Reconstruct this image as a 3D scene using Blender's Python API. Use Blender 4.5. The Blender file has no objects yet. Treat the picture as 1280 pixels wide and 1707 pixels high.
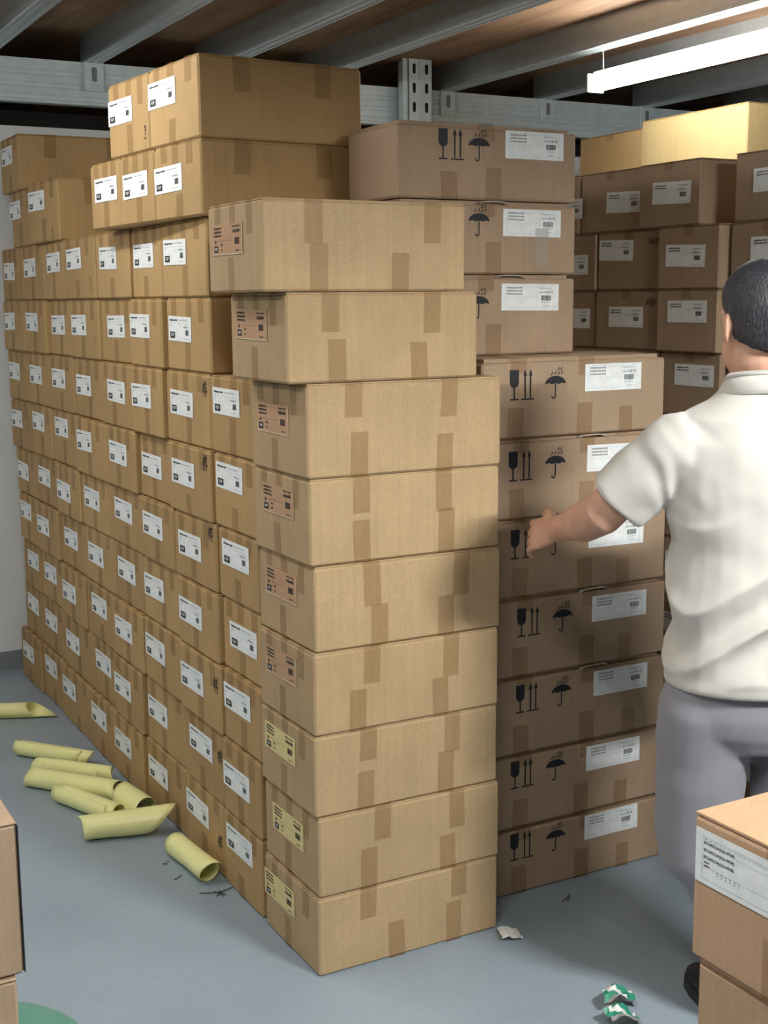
import bpy, bmesh, math, random
from mathutils import Vector, Matrix, noise
random.seed(7)
SC = bpy.context.scene
COL = SC.collection
PI = math.pi

# ------------------------------------------------------------------ camera
cam_d = bpy.data.cameras.new('camera')
cam = bpy.data.objects.new('camera', cam_d)
COL.objects.link(cam)
cam_d.sensor_fit = 'HORIZONTAL'
cam_d.sensor_width = 36.0
cam_d.lens = 2156.07 / 1280 * 36.0
cam_d.clip_start = 0.05
_r = Vector((0.87812281, -0.47836212, -0.00836728))
_u = Vector((0.08451886, 0.13788888, 0.98683495))
_f = Vector((0.47091071, 0.86726947, -0.16151399))
cam.matrix_world = Matrix(((_r.x, _u.x, -_f.x, -1.24497571), (_r.y, _u.y, -_f.y, -2.63908818),
                           (_r.z, _u.z, -_f.z, 1.62), (0, 0, 0, 1)))
SC.camera = cam

# ------------------------------------------------------------------ light and exposure
SC.view_settings.view_transform = 'Standard'
SC.view_settings.look = 'None'
SC.view_settings.gamma = 1.0
SC.view_settings.use_curve_mapping = False
SC.view_settings.exposure = 0.6
world = bpy.data.worlds.new('world')
SC.world = world
world.use_nodes = True
world.node_tree.nodes['Background'].inputs[0].default_value = (0.8, 0.9, 1.0, 1)
world.node_tree.nodes['Background'].inputs[1].default_value = 0.05
# tube lights: (x, y_near, y_far, z_bottom, emission strength)
TUBES = [
    (2.22, 0.62, 1.87, 2.47, 23.0, 0, 'lit white tube light hanging under the ceiling joists above the stacked cartons'),
    (0.90, -2.90, -2.30, 2.45, 800.0, 3, 'white trough light over the aisle behind the person'),
    (-0.68, 0.62, 1.42, 2.47, 34.0, 2, 'white tube light over the open floor left of the carton wall'),
    (-2.30, 0.20, 1.45, 2.47, 38.0, 2, 'unseen white tube light added farthest left to brighten the back wall'),  # extra lamp out of view, added to lift the white wall and beam
    (-0.80, -2.20, -0.95, 2.47, 60.0, 1, 'white trough light over the spot where the photograph is taken'),
]

# ------------------------------------------------------------------ materials
def new_mat(name):
    m = bpy.data.materials.new(name)
    m.use_nodes = True
    nt = m.node_tree
    return m, nt, nt.nodes['Principled BSDF']

def N(nt, typ, **kw):
    n = nt.nodes.new(typ)
    for k, v in kw.items():
        if k in ('inputs',):
            for kk, vv in v.items():
                n.inputs[kk].default_value = vv
        else:
            setattr(n, k, v)
    return n

def ramp(nt, fac, stops):
    r = nt.nodes.new('ShaderNodeValToRGB')
    el = r.color_ramp.elements
    while len(el) < len(stops):
        el.new(0.5)
    for e, (p, c) in zip(el, stops):
        e.position = p
        e.color = (c[0], c[1], c[2], 1)
    nt.links.new(fac, r.inputs[0])
    return r.outputs[0]

def mixc(nt, fac, a, b, mode='MIX'):
    m = nt.nodes.new('ShaderNodeMix')
    m.data_type = 'RGBA'
    m.blend_type = mode
    for sock, v in ((m.inputs[0], fac), (m.inputs[6], a), (m.inputs[7], b)):
        if isinstance(v, (int, float)):
            sock.default_value = v
        elif isinstance(v, tuple):
            sock.default_value = (v[0], v[1], v[2], 1)
        else:
            nt.links.new(v, sock)
    return m.outputs[2]

def plain(name, col, rough=0.6, metal=0.0, spec=0.5, coat=0.0):
    m, nt, b = new_mat(name)
    tc = N(nt, 'ShaderNodeTexCoord')
    nz = N(nt, 'ShaderNodeTexNoise', inputs={'Scale': 40.0, 'Detail': 3.0})
    nt.links.new(tc.outputs['Object'], nz.inputs['Vector'])
    c = ramp(nt, nz.outputs['Fac'], [(0.3, tuple(x * 0.93 for x in col)), (0.7, tuple(min(1, x * 1.05) for x in col))])
    nt.links.new(c, b.inputs['Base Color'])
    b.inputs['Roughness'].default_value = rough
    b.inputs['Metallic'].default_value = metal
    b.inputs['Specular IOR Level'].default_value = spec
    b.inputs['Coat Weight'].default_value = coat
    return m

def cardboard(name, col, mott=0.07, rand=0.10, flute=0.05):
    m, nt, b = new_mat(name)
    tc = N(nt, 'ShaderNodeTexCoord')
    oi = N(nt, 'ShaderNodeObjectInfo')
    # offset the pattern for every box
    add = N(nt, 'ShaderNodeVectorMath', operation='ADD')
    sc = N(nt, 'ShaderNodeVectorMath', operation='SCALE')
    cmb = N(nt, 'ShaderNodeCombineXYZ')
    for i in range(3):
        nt.links.new(oi.outputs['Random'], cmb.inputs[i])
    nt.links.new(cmb.outputs[0], sc.inputs[0])
    sc.inputs['Scale'].default_value = 37.0
    nt.links.new(tc.outputs['Object'], add.inputs[0])
    nt.links.new(sc.outputs[0], add.inputs[1])
    fine = N(nt, 'ShaderNodeTexNoise', inputs={'Scale': 260.0, 'Detail': 4.0, 'Roughness': 0.6})
    nt.links.new(add.outputs[0], fine.inputs['Vector'])
    big = N(nt, 'ShaderNodeTexNoise', inputs={'Scale': 7.0, 'Detail': 4.0, 'Roughness': 0.55})
    nt.links.new(add.outputs[0], big.inputs['Vector'])
    # corrugation: fine vertical lines on every side
    mp = N(nt, 'ShaderNodeMapping')
    mp.inputs['Scale'].default_value = (1.0, 1.0, 0.015)
    nt.links.new(add.outputs[0], mp.inputs['Vector'])
    fl = N(nt, 'ShaderNodeTexNoise', inputs={'Scale': 110.0, 'Detail': 2.0})
    nt.links.new(mp.outputs[0], fl.inputs['Vector'])
    base = ramp(nt, fine.outputs['Fac'], [(0.25, tuple(x * (1 - mott) for x in col)), (0.75, tuple(min(1, x * (1 + mott)) for x in col))])
    b2 = ramp(nt, big.outputs['Fac'], [(0.25, (0.90, 0.90, 0.89)), (0.75, (1.06, 1.05, 1.04))])
    c = mixc(nt, 1.0, base, b2, 'MULTIPLY')
    b3 = ramp(nt, fl.outputs['Fac'], [(0.3, (1 - flute,) * 3), (0.7, (1 + flute * 0.6,) * 3)])
    c = mixc(nt, 1.0, c, b3, 'MULTIPLY')
    b4 = ramp(nt, oi.outputs['Random'], [(0.0, (1 - rand, 1 - rand * 1.05, 1 - rand * 1.15)), (1.0, (1 + rand * 0.6, 1 + rand * 0.6, 1 + rand * 0.55))])
    c = mixc(nt, 1.0, c, b4, 'MULTIPLY')
    nt.links.new(c, b.inputs['Base Color'])
    b.inputs['Roughness'].default_value = 0.72
    b.inputs['Specular IOR Level'].default_value = 0.3
    bp = N(nt, 'ShaderNodeBump', inputs={'Strength': 0.25, 'Distance': 0.01})
    hsum = N(nt, 'ShaderNodeMath', operation='ADD')
    nt.links.new(big.outputs['Fac'], hsum.inputs[0])
    nm = N(nt, 'ShaderNodeMath', operation='MULTIPLY', inputs={1: 0.25})
    nt.links.new(fl.outputs['Fac'], nm.inputs[0])
    nt.links.new(nm.outputs[0], hsum.inputs[1])
    nt.links.new(hsum.outputs[0], bp.inputs['Height'])
    nt.links.new(bp.outputs[0], b.inputs['Normal'])
    return m

M = {}
M['card_w'] = cardboard('cardboard golden', (0.46, 0.305, 0.140))
M['card_f'] = cardboard('cardboard kraft', (0.465, 0.335, 0.190), mott=0.12, rand=0.04)
M['card_g'] = cardboard('cardboard brown', (0.40, 0.29, 0.195), rand=0.06)
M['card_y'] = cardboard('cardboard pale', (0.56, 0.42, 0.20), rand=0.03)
M['card_o'] = cardboard('cardboard orange tan', (0.52, 0.345, 0.215), mott=0.10, rand=0.03)

def tape_mat(name, col, alpha, rough=0.28):
    m, nt, b = new_mat(name)
    tc = N(nt, 'ShaderNodeTexCoord')
    nz = N(nt, 'ShaderNodeTexNoise', inputs={'Scale': 30.0, 'Detail': 3.0})
    nt.links.new(tc.outputs['Object'], nz.inputs['Vector'])
    c = ramp(nt, nz.outputs['Fac'], [(0.3, tuple(x * 0.92 for x in col)), (0.7, tuple(x * 1.06 for x in col))])
    nt.links.new(c, b.inputs['Base Color'])
    b.inputs['Alpha'].default_value = alpha
    b.inputs['Specular IOR Level'].default_value = 0.3
    b.inputs['Roughness'].default_value = rough
    bp = N(nt, 'ShaderNodeBump', inputs={'Strength': 0.35, 'Distance': 0.004})
    nt.links.new(nz.outputs['Fac'], bp.inputs['Height'])
    nt.links.new(bp.outputs[0], b.inputs['Normal'])
    return m
M['tape'] = tape_mat('brown packing tape', (0.31, 0.165, 0.050), 0.26, 0.40)
M['tape_clear'] = tape_mat('clear packing tape', (0.60, 0.55, 0.48), 0.35, 0.12)
M['label_white'] = plain('label white', (0.87, 0.91, 0.91), 0.45)
M['label_yellow'] = plain('label cream yellow', (0.72, 0.60, 0.28), 0.5)
M['label_pink'] = plain('label salmon', (0.50, 0.30, 0.17), 0.4)
M['label_edge'] = plain('label pale border', (0.86, 0.76, 0.60), 0.5)
M['ink'] = plain('black ink', (0.012, 0.012, 0.016), 0.6)
M['ink_grey'] = plain('grey print', (0.42, 0.47, 0.50), 0.6)
M['marker'] = plain('marker ink', (0.035, 0.02, 0.012), 0.6)
M['strap'] = plain('white plastic strap', (0.62, 0.58, 0.52), 0.4)
M['edge_black'] = plain('black strapping band', (0.012, 0.012, 0.012), 0.35)

# floor: grey painted concrete, lightly worn
m, nt, b = new_mat('grey epoxy floor')
tc = N(nt, 'ShaderNodeTexCoord')
n1 = N(nt, 'ShaderNodeTexNoise', inputs={'Scale': 2.2, 'Detail': 6.0, 'Roughness': 0.6})
n2 = N(nt, 'ShaderNodeTexNoise', inputs={'Scale': 55.0, 'Detail': 4.0})
vor = N(nt, 'ShaderNodeTexNoise', inputs={'Scale': 9.0, 'Detail': 8.0, 'Roughness': 0.75, 'Distortion': 1.2})
for n_ in (n1, n2, vor):
    nt.links.new(tc.outputs['Object'], n_.inputs['Vector'])
c = ramp(nt, n1.outputs['Fac'], [(0.3, (0.265, 0.335, 0.395)), (0.7, (0.320, 0.395, 0.460))])
c2 = ramp(nt, n2.outputs['Fac'], [(0.3, (0.96, 0.96, 0.96)), (0.7, (1.03, 1.03, 1.03))])
c = mixc(nt, 1.0, c, c2, 'MULTIPLY')
c3 = ramp(nt, vor.outputs['Fac'], [(0.66, (1, 1, 1)), (0.74, (0.84, 0.84, 0.83))])
c = mixc(nt, 1.0, c, c3, 'MULTIPLY')
nt.links.new(c, b.inputs['Base Color'])
rr = ramp(nt, n1.outputs['Fac'], [(0.3, (0.30,) * 3), (0.7, (0.42,) * 3)])
nt.links.new(rr, b.inputs['Roughness'])
bp = N(nt, 'ShaderNodeBump', inputs={'Strength': 0.06, 'Distance': 0.01})
nt.links.new(n2.outputs['Fac'], bp.inputs['Height'])
nt.links.new(bp.outputs[0], b.inputs['Normal'])
M['floor'] = m

def wall_mat(name, col):
    m, nt, b = new_mat(name)
    tc = N(nt, 'ShaderNodeTexCoord')
    n1 = N(nt, 'ShaderNodeTexNoise', inputs={'Scale': 3.0, 'Detail': 5.0})
    n2 = N(nt, 'ShaderNodeTexNoise', inputs={'Scale': 160.0, 'Detail': 3.0})
    for n_ in (n1, n2):
        nt.links.new(tc.outputs['Object'], n_.inputs['Vector'])
    c = ramp(nt, n1.outputs['Fac'], [(0.3, tuple(x * 0.96 for x in col)), (0.7, col)])
    nt.links.new(c, b.inputs['Base Color'])
    b.inputs['Roughness'].default_value = 0.8
    bp = N(nt, 'ShaderNodeBump', inputs={'Strength': 0.1, 'Distance': 0.004})
    nt.links.new(n2.outputs['Fac'], bp.inputs['Height'])
    nt.links.new(bp.outputs[0], b.inputs['Normal'])
    return m
M['wall'] = wall_mat('white painted wall', (0.84, 0.87, 0.87))
M['wall_far'] = wall_mat('grey far wall', (0.72, 0.70, 0.70))
M['skirt'] = wall_mat('grey painted skirting', (0.24, 0.27, 0.29))

# plywood deck overhead
m, nt, b = new_mat('plywood')
tc = N(nt, 'ShaderNodeTexCoord')
mp = N(nt, 'ShaderNodeMapping')
mp.inputs['Scale'].default_value = (1.0, 0.12, 1.0)
nt.links.new(tc.outputs['Object'], mp.inputs['Vector'])
n1 = N(nt, 'ShaderNodeTexNoise', inputs={'Scale': 14.0, 'Detail': 6.0, 'Roughness': 0.6, 'Distortion': 0.6})
n2 = N(nt, 'ShaderNodeTexNoise', inputs={'Scale': 2.5, 'Detail': 3.0})
nt.links.new(mp.outputs[0], n1.inputs['Vector'])
nt.links.new(tc.outputs['Object'], n2.inputs['Vector'])
c = ramp(nt, n1.outputs['Fac'], [(0.3, (0.24, 0.135, 0.075)), (0.55, (0.38, 0.23, 0.13)), (0.75, (0.46, 0.29, 0.165))])
c2 = ramp(nt, n2.outputs['Fac'], [(0.3, (0.8, 0.8, 0.8)), (0.7, (1.08, 1.06, 1.04))])
c = mixc(nt, 1.0, c, c2, 'MULTIPLY')
nt.links.new(c, b.inputs['Base Color'])
b.inputs['Roughness'].default_value = 0.7
M['ply'] = m

def steel(name, col, rough, metal):
    m, nt, b = new_mat(name)
    tc = N(nt, 'ShaderNodeTexCoord')
    n1 = N(nt, 'ShaderNodeTexNoise', inputs={'Scale': 18.0, 'Detail': 4.0})
    nt.links.new(tc.outputs['Object'], n1.inputs['Vector'])
    c = ramp(nt, n1.outputs['Fac'], [(0.3, tuple(x * 0.88 for x in col)), (0.7, col)])
    nt.links.new(c, b.inputs['Base Color'])
    rr = ramp(nt, n1.outputs['Fac'], [(0.3, (rough * 0.85,) * 3), (0.7, (rough * 1.15,) * 3)])
    nt.links.new(rr, b.inputs['Roughness'])
    b.inputs['Metallic'].default_value = metal
    return m
M['galv'] = steel('galvanised steel', (0.60, 0.67, 0.70), 0.33, 0.70)
M['paint_steel'] = steel('grey white coated steel', (0.78, 0.89, 0.92), 0.40, 0.05)
M['dark_hole'] = plain('slot shadow black', (0.012, 0.012, 0.014), 0.9)
M['slot_grey'] = plain('slot grey', (0.22, 0.24, 0.25), 0.6)
M['lamp_body'] = plain('white lamp housing', (0.80, 0.82, 0.82), 0.35)
M['wire'] = plain('lamp wire grey', (0.45, 0.46, 0.47), 0.4)

def paper_mat(name, col):
    m, nt, b = new_mat(name)
    tc = N(nt, 'ShaderNodeTexCoord')
    n1 = N(nt, 'ShaderNodeTexNoise', inputs={'Scale': 9.0, 'Detail': 3.0})
    nt.links.new(tc.outputs['Object'], n1.inputs['Vector'])
    c = ramp(nt, n1.outputs['Fac'], [(0.3, tuple(x * 0.95 for x in col)), (0.7, col)])
    nt.links.new(c, b.inputs['Base Color'])
    b.inputs['Roughness'].default_value = 0.32
    return m
M['paper_out'] = paper_mat('yellow release paper', (0.95, 0.94, 0.43))
M['scrap_white'] = paper_mat('torn white paper', (0.86, 0.85, 0.83))
M['scrap_green'] = paper_mat('green wrapper print', (0.04, 0.30, 0.20))
M['scrap_grey'] = paper_mat('silver wrapper inside', (0.30, 0.29, 0.30))
M['debris'] = plain('dark debris', (0.05, 0.05, 0.05), 0.8)

# person
def skin_mat():
    m, nt, b = new_mat('skin')
    tc = N(nt, 'ShaderNodeTexCoord')
    n1 = N(nt, 'ShaderNodeTexNoise', inputs={'Scale': 22.0, 'Detail': 5.0})
    nt.links.new(tc.outputs['Object'], n1.inputs['Vector'])
    c = ramp(nt, n1.outputs['Fac'], [(0.3, (0.56, 0.31, 0.215)), (0.7, (0.66, 0.395, 0.285))])
    nt.links.new(c, b.inputs['Base Color'])
    b.inputs['Roughness'].default_value = 0.5
    b.inputs['Subsurface Weight'].default_value = 0.08
    b.inputs['Subsurface Radius'].default_value = (0.02, 0.008, 0.004)
    return m
M['skin'] = skin_mat()

def cloth_mat(name, col, scale=900):
    m, nt, b = new_mat(name)
    tc = N(nt, 'ShaderNodeTexCoord')
    n1 = N(nt, 'ShaderNodeTexNoise', inputs={'Scale': float(scale), 'Detail': 2.0})
    n2 = N(nt, 'ShaderNodeTexNoise', inputs={'Scale': 6.0, 'Detail': 3.0})
    for n_ in (n1, n2):
        nt.links.new(tc.outputs['Object'], n_.inputs['Vector'])
    c = ramp(nt, n2.outputs['Fac'], [(0.3, tuple(x * 0.96 for x in col)), (0.7, col)])
    nt.links.new(c, b.inputs['Base Color'])
    b.inputs['Roughness'].default_value = 0.85
    b.inputs['Sheen Weight'].default_value = 0.15
    bp = N(nt, 'ShaderNodeBump', inputs={'Strength': 0.15, 'Distance': 0.002})
    nt.links.new(n1.outputs['Fac'], bp.inputs['Height'])
    nt.links.new(bp.outputs[0], b.inputs['Normal'])
    return m
M['shirt'] = cloth_mat('off white cotton', (0.64, 0.625, 0.585))
M['trousers'] = cloth_mat('grey trousers cloth', (0.265, 0.265, 0.30))
m, nt, b = new_mat('short black hair')
tc = N(nt, 'ShaderNodeTexCoord')
mp = N(nt, 'ShaderNodeMapping')
mp.inputs['Scale'].default_value = (1, 1, 0.25)
nt.links.new(tc.outputs['Object'], mp.inputs['Vector'])
n1 = N(nt, 'ShaderNodeTexNoise', inputs={'Scale': 260.0, 'Detail': 4.0})
nt.links.new(mp.outputs[0], n1.inputs['Vector'])
n2 = N(nt, 'ShaderNodeTexNoise', inputs={'Scale': 14.0, 'Detail': 2.0})
nt.links.new(tc.outputs['Object'], n2.inputs['Vector'])
c = ramp(nt, n1.outputs['Fac'], [(0.35, (0.012, 0.014, 0.02)), (0.7, (0.055, 0.058, 0.07))])
nt.links.new(c, b.inputs['Base Color'])
b.inputs['Roughness'].default_value = 0.5
bp = N(nt, 'ShaderNodeBump', inputs={'Strength': 0.8, 'Distance': 0.006})
nt.links.new(n1.outputs['Fac'], bp.inputs['Height'])
nt.links.new(bp.outputs[0], b.inputs['Normal'])
M['hair'] = m
M['shoe'] = plain('black shoe', (0.012, 0.012, 0.018), 0.5)
M['sole'] = plain('dark rubber sole', (0.03, 0.03, 0.03), 0.8)
M['eye'] = plain('eye white', (0.7, 0.68, 0.65), 0.3)
M['green_cloth'] = cloth_mat('green woven plastic', (0.10, 0.30, 0.23), 400)

def emit_mat(name, s):
    m = bpy.data.materials.new(name)
    m.use_nodes = True
    nt = m.node_tree
    nt.nodes.clear()
    e = nt.nodes.new('ShaderNodeEmission')
    o = nt.nodes.new('ShaderNodeOutputMaterial')
    e.inputs[0].default_value = (1.0, 0.99, 0.955, 1)
    e.inputs[1].default_value = s
    nt.links.new(e.outputs[0], o.inputs[0])
    return m

# ------------------------------------------------------------------ mesh helpers
class MB:
    def __init__(self):
        self.v, self.f, self.m = [], [], []
    def add(self, vs, fs, mi=0):
        o = len(self.v)
        self.v += [tuple(p) for p in vs]
        self.f += [tuple(i + o for i in f) for f in fs]
        self.m += [mi] * len(fs)
        return self
    def box(self, x0, x1, y0, y1, z0, z1, c=0.0, mi=0):
        if c <= 0:
            vs = [(x, y, z) for x in (x0, x1) for y in (y0, y1) for z in (z0, z1)]
            fs = [(0, 1, 3, 2), (4, 6, 7, 5), (0, 4, 5, 1), (2, 3, 7, 6), (0, 2, 6, 4), (1, 5, 7, 3)]
            return self.add(vs, fs, mi)
        vs, ix = [], {}
        for sx in (0, 1):
            for sy in (0, 1):
                for sz in (0, 1):
                    for ax in range(3):
                        p = [(x0 + c, x1 - c)[sx], (y0 + c, y1 - c)[sy], (z0 + c, z1 - c)[sz]]
                        p[ax] = ((x0, x1)[sx], (y0, y1)[sy], (z0, z1)[sz])[ax]
                        ix[(sx, sy, sz, ax)] = len(vs)
                        vs.append(p)
        fs = []
        for s in (0, 1):
            q = [(0, 0), (1, 0), (1, 1), (0, 1)]
            fs.append([ix[(s, a, b_, 0)] for a, b_ in q])
            fs.append([ix[(a, s, b_, 1)] for a, b_ in q])
            fs.append([ix[(a, b_, s, 2)] for a, b_ in q])
        for a in (0, 1):
            for b_ in (0, 1):
                fs.append([ix[(0, a, b_, 1)], ix[(1, a, b_, 1)], ix[(1, a, b_, 2)], ix[(0, a, b_, 2)]])
                fs.append([ix[(a, 0, b_, 0)], ix[(a, 1, b_, 0)], ix[(a, 1, b_, 2)], ix[(a, 0, b_, 2)]])
                fs.append([ix[(a, b_, 0, 0)], ix[(a, b_, 1, 0)], ix[(a, b_, 1, 1)], ix[(a, b_, 0, 1)]])
        for k in range(8):
            s = (k >> 2 & 1, k >> 1 & 1, k & 1)
            fs.append([ix[s + (0,)], ix[s + (1,)], ix[s + (2,)]])
        return self.add(vs, fs, mi)
    def quad(self, a, b_, c, d, mi=0):
        return self.add([a, b_, c, d], [(0, 1, 2, 3)], mi)
    def rect(self, u0, v0, u1, v1, n=0.0, mi=0):
        return self.quad((u0, v0, n), (u1, v0, n), (u1, v1, n), (u0, v1, n), mi)
    def stroke(self, pts, w, n=0.0, mi=0):
        for (a, b_) in zip(pts, pts[1:]):
            d = Vector((b_[0] - a[0], b_[1] - a[1]))
            if d.length < 1e-9:
                continue
            d.normalize()
            e = Vector((-d.y, d.x)) * w / 2
            d2 = d * w * 0.3
            self.quad((a[0] - e.x - d2.x, a[1] - e.y - d2.y, n), (b_[0] - e.x + d2.x, b_[1] - e.y + d2.y, n),
                      (b_[0] + e.x + d2.x, b_[1] + e.y + d2.y, n), (a[0] + e.x - d2.x, a[1] + e.y - d2.y, n), mi)
        return self
    def poly(self, pts, n=0.0, mi=0):
        return self.add([(p[0], p[1], n) for p in pts], [tuple(range(len(pts)))], mi)
    def tube(self, pts, r, seg=8, mi=0, cap=True):
        rings = []
        for i, p in enumerate(pts):
            p = Vector(p)
            d = Vector(pts[min(i + 1, len(pts) - 1)]) - Vector(pts[max(i - 1, 0)])
            d.normalize()
            a = d.orthogonal() if i == 0 else (rings[-1][1] - d * rings[-1][1].dot(d))
            a.normalize()
            bb = d.cross(a)
            rr_ = r[i] if isinstance(r, (list, tuple)) else r
            rings.append(([p + (a * math.cos(t) + bb * math.sin(t)) * rr_ for t in [2 * PI * k / seg for k in range(seg)]], a))
        vs = [q for rg in rings for q in rg[0]]
        fs = []
        for i in range(len(pts) - 1):
            for k in range(seg):
                fs.append((i * seg + k, i * seg + (k + 1) % seg, (i + 1) * seg + (k + 1) % seg, (i + 1) * seg + k))
        if cap:
            fs.append(tuple(reversed(range(seg))))
            fs.append(tuple(range((len(pts) - 1) * seg, len(pts) * seg)))
        return self.add(vs, fs, mi)
    def mesh(self, name, mats, smooth=False):
        me = bpy.data.meshes.new(name)
        me.from_pydata(self.v, [], self.f)
        for mm in (mats if isinstance(mats, (list, tuple)) else [mats]):
            me.materials.append(mm)
        for p, mi in zip(me.polygons, self.m):
            p.material_index = mi
            p.use_smooth = smooth
        bm = bmesh.new()
        bm.from_mesh(me)
        bmesh.ops.recalc_face_normals(bm, faces=bm.faces)
        bm.to_mesh(me)
        bm.free()
        me.update()
        return me

def link(name, me, parent=None, loc=None, mat=None):
    o = bpy.data.objects.new(name, me)
    COL.objects.link(o)
    if parent is not None:
        o.parent = parent
    if loc is not None:
        o.location = loc
    if mat is not None:
        o.matrix_local = mat
    return o

def tag(o, label=None, cat=None, group=None, kind=None):
    for k, v in (('label', label), ('category', cat), ('group', group), ('kind', kind)):
        if v:
            o[k] = v
    return o

def empty(name, loc, rz=0.0):
    o = bpy.data.objects.new(name, None)
    COL.objects.link(o)
    o.location = loc
    o.rotation_euler = (0, 0, rz)
    o.empty_display_size = 0.05
    return o

def text_geo(txt, size, bold=0.0):
    cu = bpy.data.curves.new('t', 'FONT')
    cu.body = txt
    cu.size = size
    cu.resolution_u = 2
    cu.offset = bold
    ob = bpy.data.objects.new('t', cu)
    COL.objects.link(ob)
    dg = bpy.context.evaluated_depsgraph_get()
    me = ob.evaluated_get(dg).to_mesh()
    vs = [tuple(v.co) for v in me.vertices]
    fs = [tuple(p.vertices) for p in me.polygons]
    ob.evaluated_get(dg).to_mesh_clear()
    bpy.data.objects.remove(ob)
    bpy.data.curves.remove(cu)
    return vs, fs

def put_text(mb, txt, u, v, w, h, n, mi, bold=0.0):
    """text with its lower left corner at (u, v), fitted to width w and height h"""
    vs, fs = text_geo(txt, 1.0, bold)
    x0, x1 = min(p[0] for p in vs), max(p[0] for p in vs)
    y0, y1 = min(p[1] for p in vs), max(p[1] for p in vs)
    mb.add([(u + (p[0] - x0) / (x1 - x0) * w, v + (p[1] - y0) / (y1 - y0) * h, n) for p in vs], fs, mi)

# ------------------------------------------------------------------ the setting
XL, XR, YF, YB, ZC = -4.6, 6.6, -7.0, 3.10, 2.75
YE, PZ = 5.4, 2.365       # far wall beyond the partition, partition height
tag(link('floor', MB().box(XL, XR, YF, YE, -0.05, 0).mesh('floor', M['floor'])), 'grey painted concrete warehouse floor', None, None, 'structure')
tag(link('wall_back', MB().box(XL - .1, XR + .1, YB, YB + .1, 0, PZ).mesh('wall', M['wall'])), 'white painted partition behind the carton wall', None, None, 'structure')
tag(link('wall_left', MB().box(XL - .1, XL, YF, YE, -0.05, ZC + .3).mesh('wall', M['wall'])), 'white painted side wall', None, None, 'structure')
tag(link('wall_right', MB().box(XR, XR + .1, YF, YE, -0.05, ZC + .3).mesh('wall', M['wall'])), 'white painted side wall beyond the stacks', None, None, 'structure')
tag(link('wall_front', MB().box(XL - .1, XR + .1, YF - .1, YF, -0.05, ZC + .3).mesh('wall', M['wall'])), 'white painted wall behind the viewer', None, None, 'structure')
tag(link('wall_far', MB().box(XL - .1, XR + .1, YE, YE + .1, -0.05, ZC + .3).mesh('wall', M['wall_far'])), 'dim grey wall beyond the partition', None, None, 'structure')
tag(link('baseboard_back', MB().box(XL, XR, YB - .006, YB, 0, 0.085).mesh('baseboard', M['skirt'])), 'grey painted skirting band', None, None, 'structure')
ceil = tag(link('ceiling', MB().box(XL - .1, XR + .1, YF - .1, YE, ZC + .022, ZC + .08).mesh('ceiling', M['ply'])), 'plywood mezzanine deck overhead', None, None, 'structure')
xs = [XL, -3.52, -2.30, -1.08, 0.14, 1.36, 2.58, 3.80, 5.02, XR]
for i in range(len(xs) - 1):
    yy = [YF, -5.84, -3.4, -0.96, 1.48 if i % 2 else 0.9, 3.6, YE]
    for j in range(len(yy) - 1):
        link('panel', MB().box(xs[i] + .002, xs[i + 1] - .002, yy[j] + .002, yy[j + 1] - .002, ZC, ZC + .0215, 0.001).mesh('panel', M['ply']), ceil)

# joists over the beam: folded steel channels with ribbed soles
JX = [-0.55, -0.03, 0.43, 0.95, 1.47, 2.20, 2.80, 3.45, 4.10]
JLAB = ['leftmost galvanised ceiling joist out over the open floor', 'galvanised ceiling joist cutting the upper left corner', 'galvanised ceiling joist ending at the bracket left of the tallest stack',
        'galvanised ceiling joist ending behind the topmost carton', 'galvanised ceiling joist between the topmost carton and the slotted post', 'galvanised ceiling joist that carries the lit tube light',
        'galvanised ceiling joist running just behind the lit tube light', 'galvanised ceiling joist above the pale yellow lit carton', 'rightmost galvanised ceiling joist beyond the pale carton']
def joist_mesh():
    prof = [(-.034, .12), (-.034, .02), (-.040, .016), (-.040, .004), (-.034, 0), (-.024, 0), (-.021, .005), (-.015, .005), (-.012, 0),
            (.012, 0), (.015, .005), (.021, .005), (.024, 0), (.034, 0), (.040, .004), (.040, .016), (.034, .02), (.034, .12)]
    mb = MB()
    n = len(prof)
    y0, y1 = YF, YB - .01
    vs = [(x, y0, z) for x, z in prof] + [(x, y1, z) for x, z in prof]
    mb.add(vs, [(i, i + 1, n + i + 1, n + i) for i in range(n - 1)] + [tuple(range(n)), tuple(range(n, 2 * n))])
    return mb.mesh('joist', M['galv'])
jm = joist_mesh()
for x, lb in zip(JX, JLAB):
    t = empty('ceiling_joist', (x, 0, ZC - .12))
    tag(t, lb, 'joist', 'steel joists under the deck')
    link('channel', jm, t)

# long edge beam on the back wall with a hanging bracket at each joist
BY0, BY1, BZ0, BZ1 = 3.02, 3.075, 2.455, 2.632
bt = tag(empty('rack_beam', (1.0, BY1, BZ0)), 'long light grey ribbed steel beam along the back wall', 'beam')
mb = MB()
prof = [(.055, 0), (.0, 0), (.0, .012), (.008, .016), (.008, .030), (.002, .036), (.002, .062), (.008, .067), (.008, .080), (.002, .085), (.002, .112),
        (.008, .117), (.008, .130), (.002, .135), (.002, .160), (.0, .164), (.0, .177), (.055, .177)]
n = len(prof)
mb.add([(XL - 1.0, y, z) for y, z in prof] + [(XR - 1.0, y, z) for y, z in prof], [(i, (i + 1) % n, n + (i + 1) % n, n + i) for i in range(n)] + [tuple(range(n)), tuple(range(n, 2 * n))])
link('beam_body', mb.mesh('beam_body', M['paint_steel']), bt, (0, BY0 - BY1, 0))
br = MB()
br.box(-.042, .042, -.012, 0, .058, .180, .002)
br.box(-.042, .042, -.004, .04, .177, .181, 0)
bracket_me = br.mesh('bracket', M['paint_steel'])
slot = MB()
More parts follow.
